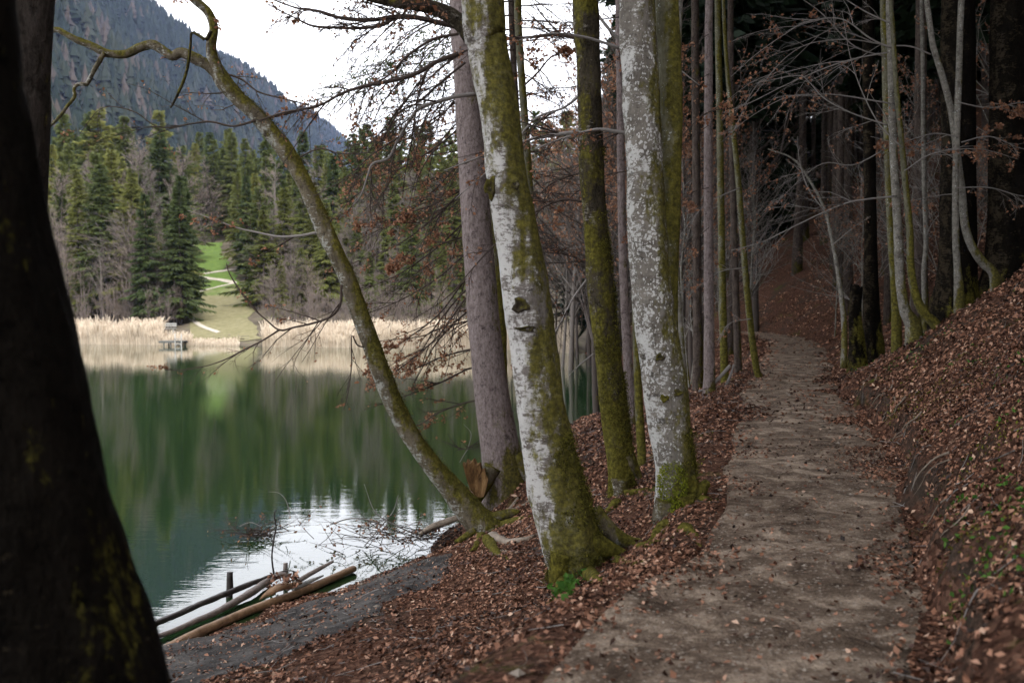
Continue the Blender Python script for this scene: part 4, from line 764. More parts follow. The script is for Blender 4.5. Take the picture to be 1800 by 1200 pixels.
slim('beech_tree', 'thin dark trunk in the hollow between the mossy twin and the broad black trunk', [(1626, 545, 14), (1624, 480, 12), (1628, 420, 12), (1624, 300, 11), (1622, 100, 10), (1620, 0, 9)], 21.5, M['young'], 14, .3, [[(1626, 420, 3), (1640, 390, 2), (1660, 370, 1)]], 30, 17, 12, pal)
WS = 1.0
# ------------------------------------------------------------------ the forest on the slope: spruces whose crowns close above the path
def edist(x, y):
    D = (PATH[:, 0] - x) ** 2 + (PATH[:, 1] - y) ** 2; i = D.argmin(); return (x - PATH[i, 0]) * PT[i, 1] - (y - PATH[i, 1]) * PT[i, 0]
random.seed(77); spots = []
def where(px, d):
    b = 'deep in the wood' if d > 48 else 'on the dark slope' if d > 30 else 'near on the slope'
    for a, t in ((1240, 'behind the pale forked beech'), (1345, 'left of the path bend'), (1400, 'above the path bend'), (1450, 'right above the path bend'), (1510, 'behind the leaning bare sapling'), (1560, 'behind the black furrowed trunk'), (1640, 'behind the slim bank beeches'), (1740, 'behind the broad black trunk'), (1900, 'at the right edge')):
        if px < a: return b + ', ' + t
    return 'out on the slope beside the path'
n_ = 0
for _ in range(6000):
    y = random.uniform(-20, 88); x = random.uniform(-2, 62); e = edist(x, y)
    if e < 2.2 or e > 48: continue
    px = 900 + F * x / y if y > 2 else 9999
    if (y > 0 and px < 1830 and y < 24.5) or (y < 10 and e < 3.5): continue
    gap = 2.3 if px < 1830 else 3.0
    if any((x - a) ** 2 + (y - b) ** 2 < gap ** 2 for a, b in spots): continue
    spots.append((x, y)); pr = random.choice(TALL); s = random.uniform(.75, 1.15)
    label = ('thin ' if s < .87 else 'stout ' if s > 1.03 else '') + 'dark spruce ' + (where(px, y) if px < 1900 else 'out of view on the slope, added to shade the path')  # spruces outside the frame are added only to shade the path
    plant(pr, x, y, z1(x, y), s, label, 'spruce tree', 'dark spruces on the slope'); n_ += 1
    if n_ > 270: break
for x, y in [(-4.5, -8), (-9, -12), (-3, -14), (-6, -18), (-12, -4)]:  # unseen spruces added behind the viewer to block sky light
    plant(random.choice(TALL), x, y, z1(x, y), random.uniform(.8, 1.1), 'unseen dark spruce behind the viewer on the lake side, added for shade', 'spruce tree', 'dark spruces on the slope')
for k, (px, d) in enumerate([(1232, 31), (1212, 38), (1180, 45), (1290, 36), (1265, 52), (1110, 60), (1180, 66)]):
    x = px2x(px, d); plant(TALL[k % 3], x, d, z1(x, d), .75 + .05 * (k % 5), 'dark spruce on the lakeside strip, ' + where(px, d).split(', ')[1] + (' close by' if d < 33 else ' midway' if d < 45 else ' farther off'), 'spruce tree', 'dark spruces on the lake side strip')
for k, (px, d) in enumerate([(1120, 74), (1150, 72), (1185, 70), (1215, 62), (1250, 66), (1235, 74), (1080, 76), (1045, 78)]):
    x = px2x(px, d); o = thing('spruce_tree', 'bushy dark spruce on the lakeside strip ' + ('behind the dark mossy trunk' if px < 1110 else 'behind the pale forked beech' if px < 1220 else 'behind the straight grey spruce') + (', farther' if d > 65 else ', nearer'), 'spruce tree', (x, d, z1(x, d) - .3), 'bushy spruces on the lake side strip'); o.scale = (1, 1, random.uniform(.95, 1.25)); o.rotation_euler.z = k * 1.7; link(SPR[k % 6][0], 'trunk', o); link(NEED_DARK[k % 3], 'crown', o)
# bushy spruces closing the wood far up the path
for k in range(34):
    px = (1215 + 130 * (k + random.uniform(0, 1)) / 12) if k < 12 else (1340 + 470 * (k - 12 + random.uniform(0, 1)) / 22); d = random.uniform(62, 100) if k < 12 else random.uniform(88, 105); x = px2x(px, d); pr = SPR[k % 6]
    o = thing('spruce_tree', f'bushy dark spruce ending the wood, {where(px, 40).split(", ")[1]}', 'spruce tree', (x, d, z1(x, d) - .3), 'bushy spruces at the far end of the wood'); o.scale = (1, 1, random.uniform(.8, 1.15)); o.rotation_euler.z = random.uniform(0, 6.28)
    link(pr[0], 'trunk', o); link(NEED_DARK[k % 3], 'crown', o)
for k in range(30):
    px = 1330 + 480 * (k + random.uniform(0, 1)) / 30; d = random.uniform(44, 66); x = px2x(px, d)
    if edist(x, d) < 30: continue
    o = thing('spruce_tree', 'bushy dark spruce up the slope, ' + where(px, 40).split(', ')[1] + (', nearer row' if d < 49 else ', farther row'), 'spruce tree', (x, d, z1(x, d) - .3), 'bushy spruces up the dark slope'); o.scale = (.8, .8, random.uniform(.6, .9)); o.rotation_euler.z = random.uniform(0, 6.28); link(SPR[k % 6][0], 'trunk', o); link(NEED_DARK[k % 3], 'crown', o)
# leafless and leafy beeches along the right shore
SHB = [proto('beech_tree', bare_pattern(80 + i, 13, 1, .55, 1.1, .009, .006), M['far_trunk'], M['twig_grey'], 'twigs') for i in range(3)]
LEAFP = []
for i in range(3):
    r_ = np.random.default_rng(90 + i); co = np.empty(len(SHB[i][1].vertices) * 3, np.float32); SHB[i][1].vertices.foreach_get('co', co); co = co.reshape(-1, 3); co = co[co[:, 2] < 9]
    V, T = leaf_quads(r_, co[r_.choice(len(co), 2600, False)], .09); LEAFP.append(MB().add(V, T=T).mesh('dry_leaves', M['dry_leaf'], smooth=False))
shore = [(985, 56), (1000, 62), (1012, 54), (1022, 66), (1036, 57), (1048, 62), (1062, 52), (1080, 46), (1105, 40), (1130, 44), (1150, 36), (1172, 52), (1192, 40), (1212, 48), (1215, 34), (970, 74), (1140, 60), (1090, 70), (1120, 66), (1010, 70), (1180, 66), (940, 82), (1055, 30), (1165, 29), (1195, 27), (1290, 40), (1330, 46), (905, 86), (930, 84), (960, 84), (990, 80), (1015, 78), (1040, 74), (1065, 66)]
for k, (px, d) in enumerate(shore):
    x = px2x(px, d); pr = SHB[k % 3]
    o = plant(pr, x, d, z1(x, d) - .05, (random.uniform(.9, 1.2) if d < 45 else random.uniform(1.45, 1.95) if px > 1070 else random.uniform(1.25, 1.65)), 'bare grey beech, right shore, ' + ('right of the mottled beech' if px < 1045 else 'right of the dark mossy trunk' if px < 1110 else 'behind the pale forked beech' if px < 1210 else 'beside the straight grey spruce') + (', near' if d < 45 else ', farther' if d < 62 else ', far'), 'beech tree', 'bare beeches on the right shore')
    if k % 3 != 1 and (px > 1070 or d < 60): c = link(LEAFP[k % 3], 'dry_leaves', o); c['kind'] = 'stuff'
# young beeches with leaf sprays among the spruces
UND = [proto('young_beech', bare_pattern(100 + i, 6, 1, .75, 1.0, .007, .004), M['young'], M['twig_pale'], 'twigs') for i in range(3)]
UL = []
for i in range(3):
    r_ = np.random.default_rng(95 + i); co = np.empty(len(UND[i][1].vertices) * 3, np.float32); UND[i][1].vertices.foreach_get('co', co); co = co.reshape(-1, 3)
    V, T = leaf_quads(r_, co[r_.choice(len(co), 1300, False)], .06); UL.append(MB().add(V, T=T).mesh('dry_leaves', M['dry_leaf'], smooth=False))
for k, (px, d) in enumerate([(1210, 26), (1218, 31), (1320, 32), (1470, 34), (1510, 30), (1600, 27), (1650, 25), (1740, 24), (1790, 23), (1700, 32), (1560, 38), (1230, 40), (1270, 36)]):
    x = px2x(px, d); o = plant(UND[k % 3], x, d, z1(x, d), random.uniform(.8, 1.4), 'young orange beech ' + where(px, d), 'young beech', 'young beeches under the spruces')
    if k % 4 != 2: c = link(UL[k % 3], 'dry_leaves', o); c['kind'] = 'stuff'

# ------------------------------------------------------------------ reeds
rng = np.random.default_rng(31)
def reeds(n, p0, p1, deep, name, h0=1.6):
    px = rng.uniform(p0, p1, n); d0 = np.array([np.interp((q - 900) / F * 88, SHORE[:, 0], SHORE[:, 1]) for q in px]); d = d0 - .9 + deep * rng.uniform(0, 1, n) ** 1.3; x = (px - 900) / F * d
    z = np.minimum(np.maximum(far_z(x, d), -.15), 1.0); h = h0 * (.72 + .5 * rng.uniform(0, 1, n) ** 1.6) * (1 + .28 * vn(x * .5, d * .5, 71) + .16 * vn(x * 2.2, d * 2, 72)); wv = rng.uniform(.012, .03, n); a = rng.uniform(-.6, .6, n); lx_, ly_ = rng.normal(0, .14, n), rng.normal(0, .14, n)
    b = np.stack([x, d, z], 1); s = np.stack([np.cos(a) * wv, np.sin(a) * wv, a * 0], 1); m1 = b + np.stack([lx_ * h * .3, ly_ * h * .3, h * .55], 1); t = b + np.stack([lx_ * h, ly_ * h, h], 1)
    tp = np.where(rng.uniform(0, 1, (n, 1)) < .4, 1.6, .25)
    V = np.stack([b - s, b + s, m1 + s, m1 - s, t + s * tp, t - s * tp], 1).reshape(-1, 3); i = np.arange(n)[:, None] * 6
    MB().add(V, np.vstack([i + np.array([0, 1, 2, 3]), i + np.array([3, 2, 4, 5])])).build(name, M['reed'], smooth=False, kind='stuff')
reeds(15000, 60, 283, 7, 'reed_bed'); reeds(1500, 330, 420, 2.5, 'reed_bed', .55); reeds(21000, 462, 1010, 6.5, 'reed_bed'); reeds(900, 284, 335, 2., 'reed_bed', 1.0)

# ------------------------------------------------------------------ dock with ladder, bench and rail behind
def bar(mb, a, b, r, k=6):
    V, Q, T = limb(np.linspace(a, b, 4), np.full(4, r), k, .05, 2); return mb.add(V, Q, T)
def brick(mb, c, sx, sy, sz):
    x, y, z = c; V = [(x + i * sx / 2, y + j * sy / 2, z + k * sz / 2) for k in (-1, 1) for j in (-1, 1) for i in (-1, 1)]
    return mb.add(V, [(0, 2, 3, 1), (4, 5, 7, 6), (0, 1, 5, 4), (2, 6, 7, 3), (0, 4, 6, 2), (1, 3, 7, 5)])
dd = 88.0; x0, x1 = px2x(284, dd), px2x(325, dd); th = thing('wooden_dock', 'small dark wooden dock with a pale ladder at the edge of the far reeds', 'dock', ((x0 + x1) / 2, dd, 0)); o = (x0 + x1) / 2, dd, 0
for k in range(9): brick(MB(), (x0 + (x1 - x0) * (k + .5) / 9, dd, .42), (x1 - x0) / 9 - .02, 1.6, .06).build('plank', M['dock_dark'], th, o, False)
brick(MB(), ((x0 + x1) / 2, dd - .74, .33), x1 - x0, .08, .12).build('beam', M['dock_dark'], th, o, False); brick(MB(), ((x0 + x1) / 2, dd + .74, .33), x1 - x0, .08, .12).build('beam', M['dock_dark'], th, o, False)
for px in (292, 304, 321):
    for yy in (-.62, .62): bar(MB(), (px2x(px, dd), dd + yy, -.9), (px2x(px, dd), dd + yy, .385), .07).build('post', M['dock_dark'], th, o)
la = bpy.data.objects.new('ladder', None); COL.objects.link(la); la.parent = th
for px in (313, 324): bar(MB(), (px2x(px + 2, dd), dd - 1.1, -.6), (px2x(px, dd), dd - .85, 1.1), .05).build('ladder_rail', M['weathered'], la, o)
for zz in (-.1, .18, .62): bar(MB(), (px2x(314, dd), dd - 1.0, zz), (px2x(325, dd), dd - 1.0, zz), .035).build('rung', M['weathered'], la, o)
bx, by = px2x(295, 97), 97.; bz = float(far_z(np.array([bx]), np.array([by]))[0]); th = thing('wooden_bench', 'grey wooden bench on the far bank behind the dock', 'bench', (bx, by, bz)); o = (bx, by, bz)
for k in range(3): brick(MB(), (bx, by - .22 + k * .2, bz + 1.0), 1.5, .16, .05).build('seat_plank', M['weathered'], th, o, False)
for k in range(2): brick(MB(), (bx, by + .32, bz + 1.25 + k * .2), 1.5, .05, .14).build('back_plank', M['weathered'], th, o, False)
for sx in (-.6, .6):
    for sy in (-.2, .3): brick(MB(), (bx + sx, by + sy, bz + .47), .09, .09, 1.0 if sy < 0 else 1.05).build('leg', M['weathered'], th, o, False)
th_rocks = MB()
for k in range(46):
    px = rng.uniform(365, 475); q = G(px, rng.uniform(590, 600), 60); r_ = rng.uniform(.12, .35); V = nrm(rng.normal(size=(9, 3))) * r_ * np.array([1, .8, .6]); bmv = V + q
    from_ = [(0, 1, 2), (2, 3, 4), (4, 5, 6), (6, 7, 8), (1, 3, 5), (5, 7, 0), (0, 2, 8), (3, 6, 8), (1, 4, 7), (0, 4, 8), (2, 5, 7), (1, 6, 8)]; th_rocks.add(bmv, T=from_)
th_rocks.build('shore_stones', M['pebble'], smooth=False, kind='stuff')

WS = .62
# ------------------------------------------------------------------ logs, stakes and brushwood at the near shore
def log(name, label, pts, z_, mat, k=14, rough=.05, seed=1):
    S = spine([(p[0], p[1], p[2], (CAM_Z - z_ - (p[3] if len(p) > 3 else 0)) * F / (p[1] - 540)) for p in pts], 1); C = catmull(S, 40); o = C[0, :3]; th = MB().add(*limb(C[:, :3], C[:, 3], k, rough, seed)).build(name, M[mat], None, o); tag(th, label, 'log'); th.location = o; return th
log('log', 'long orange brown bare log lying nearest along the gravel shore', [(225, 1174, 32), (275, 1149, 31), (315, 1129, 30), (357, 1108, 28), (400, 1089, 26), (445, 1070, 25), (485, 1056, 24), (520, 1043, 23), (575, 1020, 21), (622, 999, 20)], .075, 'log_brown', rough=.08, seed=3)
log('log', 'grey peeled log in the shallow water between the dark and the brown log', [(220, 1142, 13), (270, 1121, 14), (310, 1106, 15), (343, 1091, 16), (375, 1078, 18), (403, 1063, 20), (443, 1040, 22), (473, 1019, 22), (490, 1010, 16)], .10, 'log_grey', rough=.09, seed=5)
log('log', 'dark wet log farthest out in the shallow water', [(215, 1120, 20), (260, 1101, 19), (310, 1080, 18), (360, 1058, 17), (404, 1040, 17), (445, 1024, 15), (482, 1010, 12)], .14, 'log_dark', rough=.14, seed=7)
log('log', 'thin grey pole slanting out over the water past the stakes', [(505, 1034, 15, 0), (535, 1014, 14, .05), (560, 1000, 12, .1), (586, 986, 7, .16)], .14, 'log_grey', seed=8)
log('log', 'short pale broken pole beside the far end of the brown log', [(515, 1034, 14), (538, 1024, 14), (568, 1011, 5)], .14, 'weathered', seed=9)
for i, (px, y0, y1, w_, d, lean, lb) in enumerate([(403, 1056, 1005, 19, 11.6, 1, 'tallest dark stake, behind the dark log'), (286, 1092, 1068, 16, 11.2, 0, 'short mossy stake behind the left end of the dark log'), (507, 1030, 989, 14, 12.3, -5, 'slightly leaning brown stake by the thin pole'), (518, 1022, 1004, 13, 12.4, 0, 'shortest dark stake beside the leaning brown stake')]):
    S = spine([(px, y0 + 70, w_, d), (px, y0, w_, d), (px + lean, (y0 + y1) / 2, w_, d), (px + lean, y1, w_ * .92, d)], d); C = catmull(S, 14); t = MB().add(*limb(C[:, :3], C[:, 3], 10, .08, i)).build('stake', M['log_dark' if i != 2 else 'log_grey'], None, C[0, :3]); t.location = C[0, :3]; tag(t, lb, 'stake', 'stakes holding the shore logs')
# broken root stump between the logs
def ds(py, z_): return (CAM_Z - z_) * F / (py - 540)
S = spine([(456, 1053, 4, ds(1053, .06)), (466, 1046, 12, ds(1050, .1)), (480, 1037, 20, ds(1046, .14)), (496, 1031, 22, ds(1042, .16)), (514, 1028, 16, ds(1038, .15)), (530, 1024, 6, ds(1034, .12))], 11.3); C = catmull(S, 24); t = MB().add(*limb(C[:, :3], C[:, 3], 14, .3, 5)).build('stump', M['log_brown'], None, C[0, :3]); t.location = C[0, :3]; tag(t, 'torn brown root stump wedged between the grey and brown logs', 'stump')
S = spine([(476, 1020, 6, ds(1024, .1)), (484, 1013, 15, ds(1020, .14)), (494, 1009, 17, ds(1018, .16)), (504, 1014, 13, ds(1020, .14)), (508, 1022, 5, ds(1026, .1))], 11.9); C = catmull(S, 20); t = MB().add(*limb(C[:, :3], C[:, 3], 12, .3, 6)).build('stump', M['log_grey'], None, C[0, :3]); t.location = C[0, :3]; tag(t, 'leaf covered grey stump end at the tip of the dark log', 'stump')
lp = np.array([W(rng.uniform(470, 525), rng.uniform(1010, 1032), rng.uniform(11.2, 11.9)) for _ in range(130)]); V, T = leaf_quads(rng, lp, .06, .1); MB().add(V, T=T).build('leaf_litter', M['litter'], smooth=False, kind='stuff')
th, o = tree('dead_branch', 'crooked black dead branch standing upright out of the water', 'branch', (482, 1010), 12.0)
ca = branch_of(th, o, [(482, 1012, 6), (478, 980, 5), (481, 950, 5), (485, 925, 4.5), (482, 905, 4), (484, 897, 2.5), (488, 896, 1.5)], 12.0, M['log_dark'], 7, .1, 3, 'stem'); cb = branch_of(th, o, [(480, 955, 3.5), (475, 938, 3), (472, 925, 2)], 12.0, M['log_dark'], 6, .1, 4)
cc = branch_of(th, o, [(482, 1010, 4), (495, 1004, 4), (515, 1003, 4), (522, 1012, 3)], 12.0, M['log_dark'], 6, .1, 5)
def brush(label, c_px, d, n, spread, seed, leaves, pts_extra=(), flatz=.35, ln=.55):
    r_ = np.random.default_rng(seed); th, o = tree('brush_pile', label, 'brushwood', c_px, d); a = r_.uniform(0, 6.28, n); s = np.linspace(0, 1, 6)[None]
    st = o + r_.normal(size=(n, 3)) * np.array([spread, spread * .7, spread * .22]); dv = np.stack([np.cos(a), np.sin(a) * .8, r_.uniform(-.15, flatz, n)], 1); L_ = ln * r_.uniform(.4, 1.2, n)[:, None, None]
    P = st[:, None] + dv[:, None] * L_ * s[..., None] + r_.normal(size=(n, 1, 3)) * .18 * L_ * s[..., None] ** 2; R = np.full((n, 1), .006) * (1 - .7 * s)
    mb = MB().add(*tubes(P, R, 4)); K, KR = kids(r_, P, R, 3, .7, .5, .6, 4, .2, 0, .2); mb.add(*tubes(K, KR, 3)); t = mb.build('twigs', M['twig'], th, o, kind='stuff')
    for i, p in enumerate(pts_extra): branch_of(th, o, p, d, M['twig_pale'], 5, .08, i)
    if leaves: A = np.vstack([P[:, 2:].reshape(-1, 3), K[:, 1:].reshape(-1, 3)]); V, T = leaf_quads(r_, A[r_.choice(len(A), leaves)], .055); MB().add(V, T=T).build('dry_leaves', M['dry_leaf'], th, o, smooth=False, kind='stuff')
brush('small tangle of brown twigs in the water behind the crooked dead branch', (455, 936), 14.6, 60, .17, 3, 40, [[(420, 925, 3), (440, 918, 3), (460, 925, 2)], [(510, 905, 3), (503, 880, 3), (490, 866, 2), (472, 864, 1)]])
brush('spreading dead branches with dry leaves dipping in the water left of the leaning tree', (668, 948), 13.9, 60, .42, 4, 170, [[(580, 922, 3), (610, 912, 4), (640, 912, 4), (675, 922, 3)], [(640, 960, 3), (665, 930, 4), (690, 900, 3), (700, 870, 2)], [(735, 940, 5), (700, 925, 4), (660, 900, 3), (640, 850, 1.5)]], .6, .8)
brush('bundle of thin bare roots and twigs at the water edge below the leaning tree', (770, 945), 13.7, 50, .22, 5, 30, [[(738, 940, 9), (765, 928, 11), (792, 916, 12)], [(800, 900, 4), (786, 870, 3), (790, 850, 2)]], .5, .5)
brush('wiry bare twigs over the water at the foot of the grey spruce', (820, 790), 15.0, 14, .08, 6, 4, [[(842, 775, 3), (822, 790, 3), (808, 812, 2)], [(822, 790, 2), (828, 762, 2), (815, 745, 1)]], .7, .5)
brush('pale fallen dead branches at the lake side path edge below the straight spruce', (1262, 672), 20., 14, .3, 8, 0, [[(1228, 688, 6), (1250, 678, 9), (1268, 660, 11), (1284, 642, 10)], [(1275, 680, 8), (1284, 660, 8), (1290, 640, 6)]], .3, .6)
brush('roots and dead sticks on the shore left of the dark mossy trunk', (1025, 805), 15.5, 22, .3, 9, 10, [[(1005, 820, 16), (1025, 798, 20), (1040, 810, 18), (1052, 818, 10)], [(985, 780, 4), (1020, 790, 5), (1050, 780, 4)], [(1000, 660, 3), (1020, 640, 4), (1045, 620, 4)]], .3, .6)
# dark stump in the hollow beside the black trunk
o = W(1506, 575, 20.0); th = thing('stump', 'jagged black tree stump in the hollow left of the black furrowed trunk', 'stump', o)
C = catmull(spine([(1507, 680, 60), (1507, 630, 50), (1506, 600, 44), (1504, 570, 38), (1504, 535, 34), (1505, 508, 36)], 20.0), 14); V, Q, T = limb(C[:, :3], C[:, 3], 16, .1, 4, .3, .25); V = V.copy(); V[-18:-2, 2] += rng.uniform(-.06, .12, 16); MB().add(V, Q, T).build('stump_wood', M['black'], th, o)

# ------------------------------------------------------------------ leaf litter, pebbles, herbs, roots of the bank
rng = np.random.default_rng(41)
def litter(n, x0, x1, y0, y1, size, name, mat='litter', keep=None, tilt=.42, lift=.012, cheap=False):
    x = rng.uniform(x0, x1, n); y = rng.uniform(y0, y1, n); px = 900 + F * x / np.maximum(y, .5); k = (np.abs(px - 900) < 1150)
    if keep is not None: k &= keep(x, y)
    x, y = x[k], y[k]; e = .04; z = Z(x, y); k = z > .02; x, y, z = x[k], y[k], z[k]; gx_ = (Z(x + e, y) - z) / e; gy_ = (Z(x, y + e) - z) / e; nrmv = nrm(np.stack([-gx_, -gy_, np.ones(len(x))], 1)); n = len(x)
    nn = nrm(nrmv + rng.normal(size=(n, 3)) * tilt); a = nrm(np.cross(nn, rng.normal(size=(n, 3)))); b = np.cross(nn, a); s = (size * rng.uniform(.4, 1.4, n))[:, None]; cup = rng.uniform(-.25, .28, (n, 1))
    c = np.stack([x, y, z], 1) + nrmv * (lift + rng.uniform(0, .018, (n, 1)))
    V = np.stack([c - a * s * .5, c + b * s * .33 + nn * s * cup, c + a * s * .5, c - b * s * .33 + nn * s * cup * rng.uniform(.3, 1, (n, 1)), c + nn * 0], 1).reshape(-1, 3); i = np.arange(n)[:, None] * 5
    if cheap: MB().add(V.reshape(-1, 5, 3)[:, :4].reshape(-1, 3), T=np.vstack([np.arange(n)[:, None] * 4 + np.array(t) for t in ((0, 1, 2), (0, 2, 3))])).build(name, M[mat], smooth=False, kind='stuff'); return
    MB().add(V, T=np.vstack([i + np.array(t) for t in ((0, 4, 1), (1, 4, 2), (2, 4, 3), (3, 4, 0))])).build(name, M[mat], smooth=False, kind='stuff')
def pedge(x, y):
    out = np.empty(len(x))
    for a in range(0, len(x), 20000):
        X, Y = x[a:a + 20000], y[a:a + 20000]; D = (X[:, None] - PATH[:, 0]) ** 2 + (Y[:, None] - PATH[:, 1]) ** 2; i = D.argmin(1); e = (X - PATH[i, 0]) * PT[i, 1] - (Y - PATH[i, 1]) * PT[i, 0]; out[a:a + 20000] = np.abs(e) / path_w(PATH[i, 1]) * np.where(e > 0, 1.12, .96)
    return out
def path_x(y): return np.interp(y, PATH_K[:, 1], PATH_K[:, 0])
def on_floor(x, y):
    q = pedge(x, y); p = sstep(.42, 1.06, q + .4 * fbm(x * 1.1, y * 1.1, 91, 3)) * .9 + .09; dens = np.clip(.8 + .7 * fbm(x * .9, y * .9, 92, 3), .12, 1)
    g = in_patch(np.stack([x, y], 1)); face = (q > 1.13) & (q < 1.28) & (x > path_x(y)) & (rng.uniform(0, 1, len(x)) < .5)
    return ~face & (rng.uniform(0, 1, len(x)) < p * dens) & (~g | (rng.uniform(0, 1, len(x)) < .12))
litter(135000, -4.5, 6.2, 3.2, 12, .037, 'leaf_litter', keep=on_floor)
litter(50000, 1.6, 6.4, 3.4, 13, .037, 'leaf_litter', keep=lambda x, y: (pedge(x, y) > 1.25) & (x > path_x(y)) & (rng.uniform(0, 1, len(x)) < np.clip(.48 + 1.0 * fbm(x * 1.3, y * 1.3, 98, 3), .05, 1)))
litter(60000, -4.5, 6.2, 3.2, 12, .042, 'damp_leaf_litter', 'litter_wet', lambda x, y: on_floor(x, y) & (fbm(x * 1.6, y * 1.6, 120, 3) > .1), .5, .02)
litter(40000, -1.5, 12, 12, 25, .065, 'damp_leaf_litter', 'litter_wet', lambda x, y: on_floor(x, y) & (fbm(x * 1.1, y * 1.1, 121, 3) > .15), .5, .03, True)
litter(90000, -1.5, 12, 12, 25, .06, 'leaf_litter', keep=on_floor, cheap=True)
litter(42000, 1, 24, 25, 48, .11, 'leaf_litter', keep=on_floor, cheap=True)
def on_path(x, y): return (pedge(x, y) < .95) | in_patch(np.stack([x, y], 1))
litter(20000, -3.6, 5.5, 3.6, 13, .014, 'gravel', 'pebble', on_path, .5, .004, True)
def green(x, y):
    D = (x[:, None] - PATH[:, 0]) ** 2 + (y[:, None] - PATH[:, 1]) ** 2; i = D.argmin(1); e = (x - PATH[i, 0]) * PT[i, 1] - (y - PATH[i, 1]) * PT[i, 0] - path_w(PATH[i, 1])
    return (e > .05) & (e < 2.2) & (fbm(x * 1.3, y * 1.3, 95, 2) > .5)
litter(14000, 2, 9, 4.5, 22, .035, 'green_herbs', 'herb', green, .9, .03)
litter(30000, 2, 9, 4.5, 22, .022, 'moss_patches', 'moss_tuft', lambda x, y: (pedge(x, y) > 1.1) & (x > 2) & (fbm(x * 1.1 + 9, y * 1.1, 96, 2) > .68), .9, .006)
litter(1200, 2.1, 3.4, 4.2, 7.0, .035, 'green_herbs', 'herb', lambda x, y: (pedge(x, y) > 1.2) & (fbm(x * 3, y * 3, 97, 2) > .1), .9, .03)
litter(30000, 1.9, 5.6, 4.0, 14, .022, 'moss_patches', 'moss_fuzz', lambda x, y: (pedge(x, y) > 1.14) & (fbm(x * 1.5, y * 1.5, 99, 3) > .15), .9, .010, True)
# dead twigs and a few larger stones lying about
def lying(n, x0, x1, y0, y1, seed):
    r_ = np.random.default_rng(seed); x = r_.uniform(x0, x1, n); y = r_.uniform(y0, y1, n); k = (np.abs(F * x / y) < 1000) & (Z(x, y) > .05) & (pedge(x, y) > .92); x, y = x[k], y[k]; n = len(x); a = r_.uniform(0, 6.28, n); l = r_.uniform(.08, .42, n) ** 1.3; s = np.linspace(-.5, .5, 5)[None]
    X = x[:, None] + np.cos(a)[:, None] * l[:, None] * s + r_.normal(0, .02, (n, 1)) * s ** 2 * 8 * l[:, None]; Y = y[:, None] + np.sin(a)[:, None] * l[:, None] * s; P = np.stack([X, Y, Z(X, Y) + .022 + .03 * np.abs(s) * r_.uniform(-.2, 1, (n, 1))], -1)
    return tubes(P, np.tile(r_.uniform(.002, .006, (n, 1)), (1, 5)) * (1 - .5 * (s + .5)), 4)
MB().add(*lying(900, -4, 6.5, 4, 13, 7)).add(*lying(900, -1, 11, 13, 26, 8)).build('fallen_twigs', M['twig_pale'], kind='stuff')
mb = MB(); x = rng.uniform(-3.4, 5.2, 900); y = rng.uniform(4, 18, 900); k = on_path(x, y) & (Z(x, y) > .03); x, y = x[k], y[k]; z = Z(x, y)
tri = np.array([(0, 1, 2), (0, 2, 3), (0, 3, 4), (0, 4, 1), (5, 2, 1), (5, 3, 2), (5, 4, 3), (5, 1, 4)])
for q in range(len(x)):
    s = .008 + .03 * rng.uniform() ** 3; V = np.array([(0, 0, 1), (1, 0, 0), (0, 1, 0), (-1, 0, 0), (0, -1, 0), (0, 0, -1)]) * s * rng.uniform(.6, 1.2, (6, 1)) * np.array([1.2, 1, .6]); mb.add(V + [x[q], y[q], z[q] + .012], T=tri)
mb.build('path_stones', M['pebble'], smooth=False, kind='stuff')
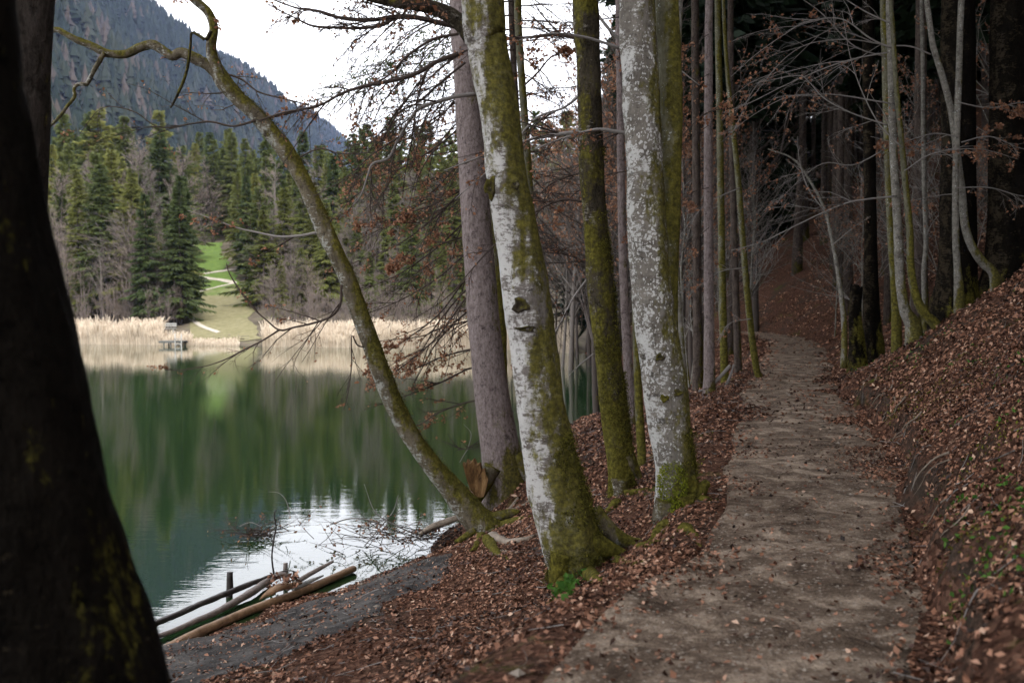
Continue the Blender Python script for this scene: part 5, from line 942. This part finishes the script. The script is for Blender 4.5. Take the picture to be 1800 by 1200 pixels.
# bare roots hanging out of the cut bank
for k in range(15):
    s = random.uniform(5.5, 17); x = float(np.interp(s, PATH_K[:, 1], PATH_K[:, 0])) + float(path_w(s)) + .12; P = []
    for t in np.linspace(0, 1, 6): P.append((x + .10 - .14 * t + random.gauss(0, .02), s + .5 * (t - .5) * random.uniform(.2, 1), z1(x + .22, s) + .02 - .36 * t))
    C = catmull(np.array(P), 14); t = MB().add(*limb(C, np.linspace(.009, .002, 14) * random.uniform(.5, 1.5), 6, .1, k)).build('bare_root', M['root'], None, C[0]); t.location = C[0]
    tag(t, 'thin bare root hanging from the cut bank at the right of the path', 'root', 'roots in the cut bank')
# ------------------------------------------------------------------ haze over the valley
def box(x0, x1, y0, y1, z0, z1):
    V = [(x, y, z) for z in (z0, z1) for y in (y0, y1) for x in (x0, x1)]
    return MB().add(V, [(0, 2, 3, 1), (4, 5, 7, 6), (0, 1, 5, 4), (2, 6, 7, 3), (0, 4, 6, 2), (1, 3, 7, 5)])
m = bpy.data.materials.new('haze'); m.use_nodes = True; m.node_tree.nodes.clear()
pv_ = m.node_tree.nodes.new('ShaderNodeVolumePrincipled'); pv_.inputs['Density'].default_value = .00006; pv_.inputs['Color'].default_value = (.48, .6, 1, 1)
mo_ = m.node_tree.nodes.new('ShaderNodeOutputMaterial'); m.node_tree.links.new(pv_.outputs[0], mo_.inputs['Volume'])
box(-1000, 600, -120, 5300, -3.2, 620).build('haze', m, kind='stuff', smooth=False)

# ------------------------------------------------------------------ labels: set look-alikes apart by their order from the left
ORDN = ['leftmost', 'second', 'third', 'fourth', 'fifth', 'sixth', 'seventh', 'eighth', 'ninth', 'tenth', 'eleventh', 'twelfth', 'thirteenth', 'fourteenth', 'fifteenth', 'sixteenth', 'seventeenth', 'eighteenth', 'nineteenth', 'twentieth']
same = {}
for ob in SC.objects:
    if ob.parent is None and 'category' in ob and ob.location.y > 3 and abs(ob.location.x / ob.location.y) < .56: same.setdefault(ob['label'], []).append(ob)
for lb, obs in same.items():
    if 1 < len(obs) <= 20:
        rt = 'root hanging' in lb; obs.sort(key=lambda q: q.location.y if rt else q.location.x / q.location.y)
        if rt:
            for q, ob in enumerate(obs): ob['label'] = 'thin bare root in the cut bank, ' + ('nearest' if q == 0 else 'farthest' if q == len(obs) - 1 else ORDN[q] + ' nearest') + ' the viewer'
            continue
        for q, ob in enumerate(obs): ob['label'] = lb + (', leftmost such' if q == 0 else ', rightmost such' if q == len(obs) - 1 else ', middle one' if len(obs) == 3 else f', {ORDN[q]} from left')
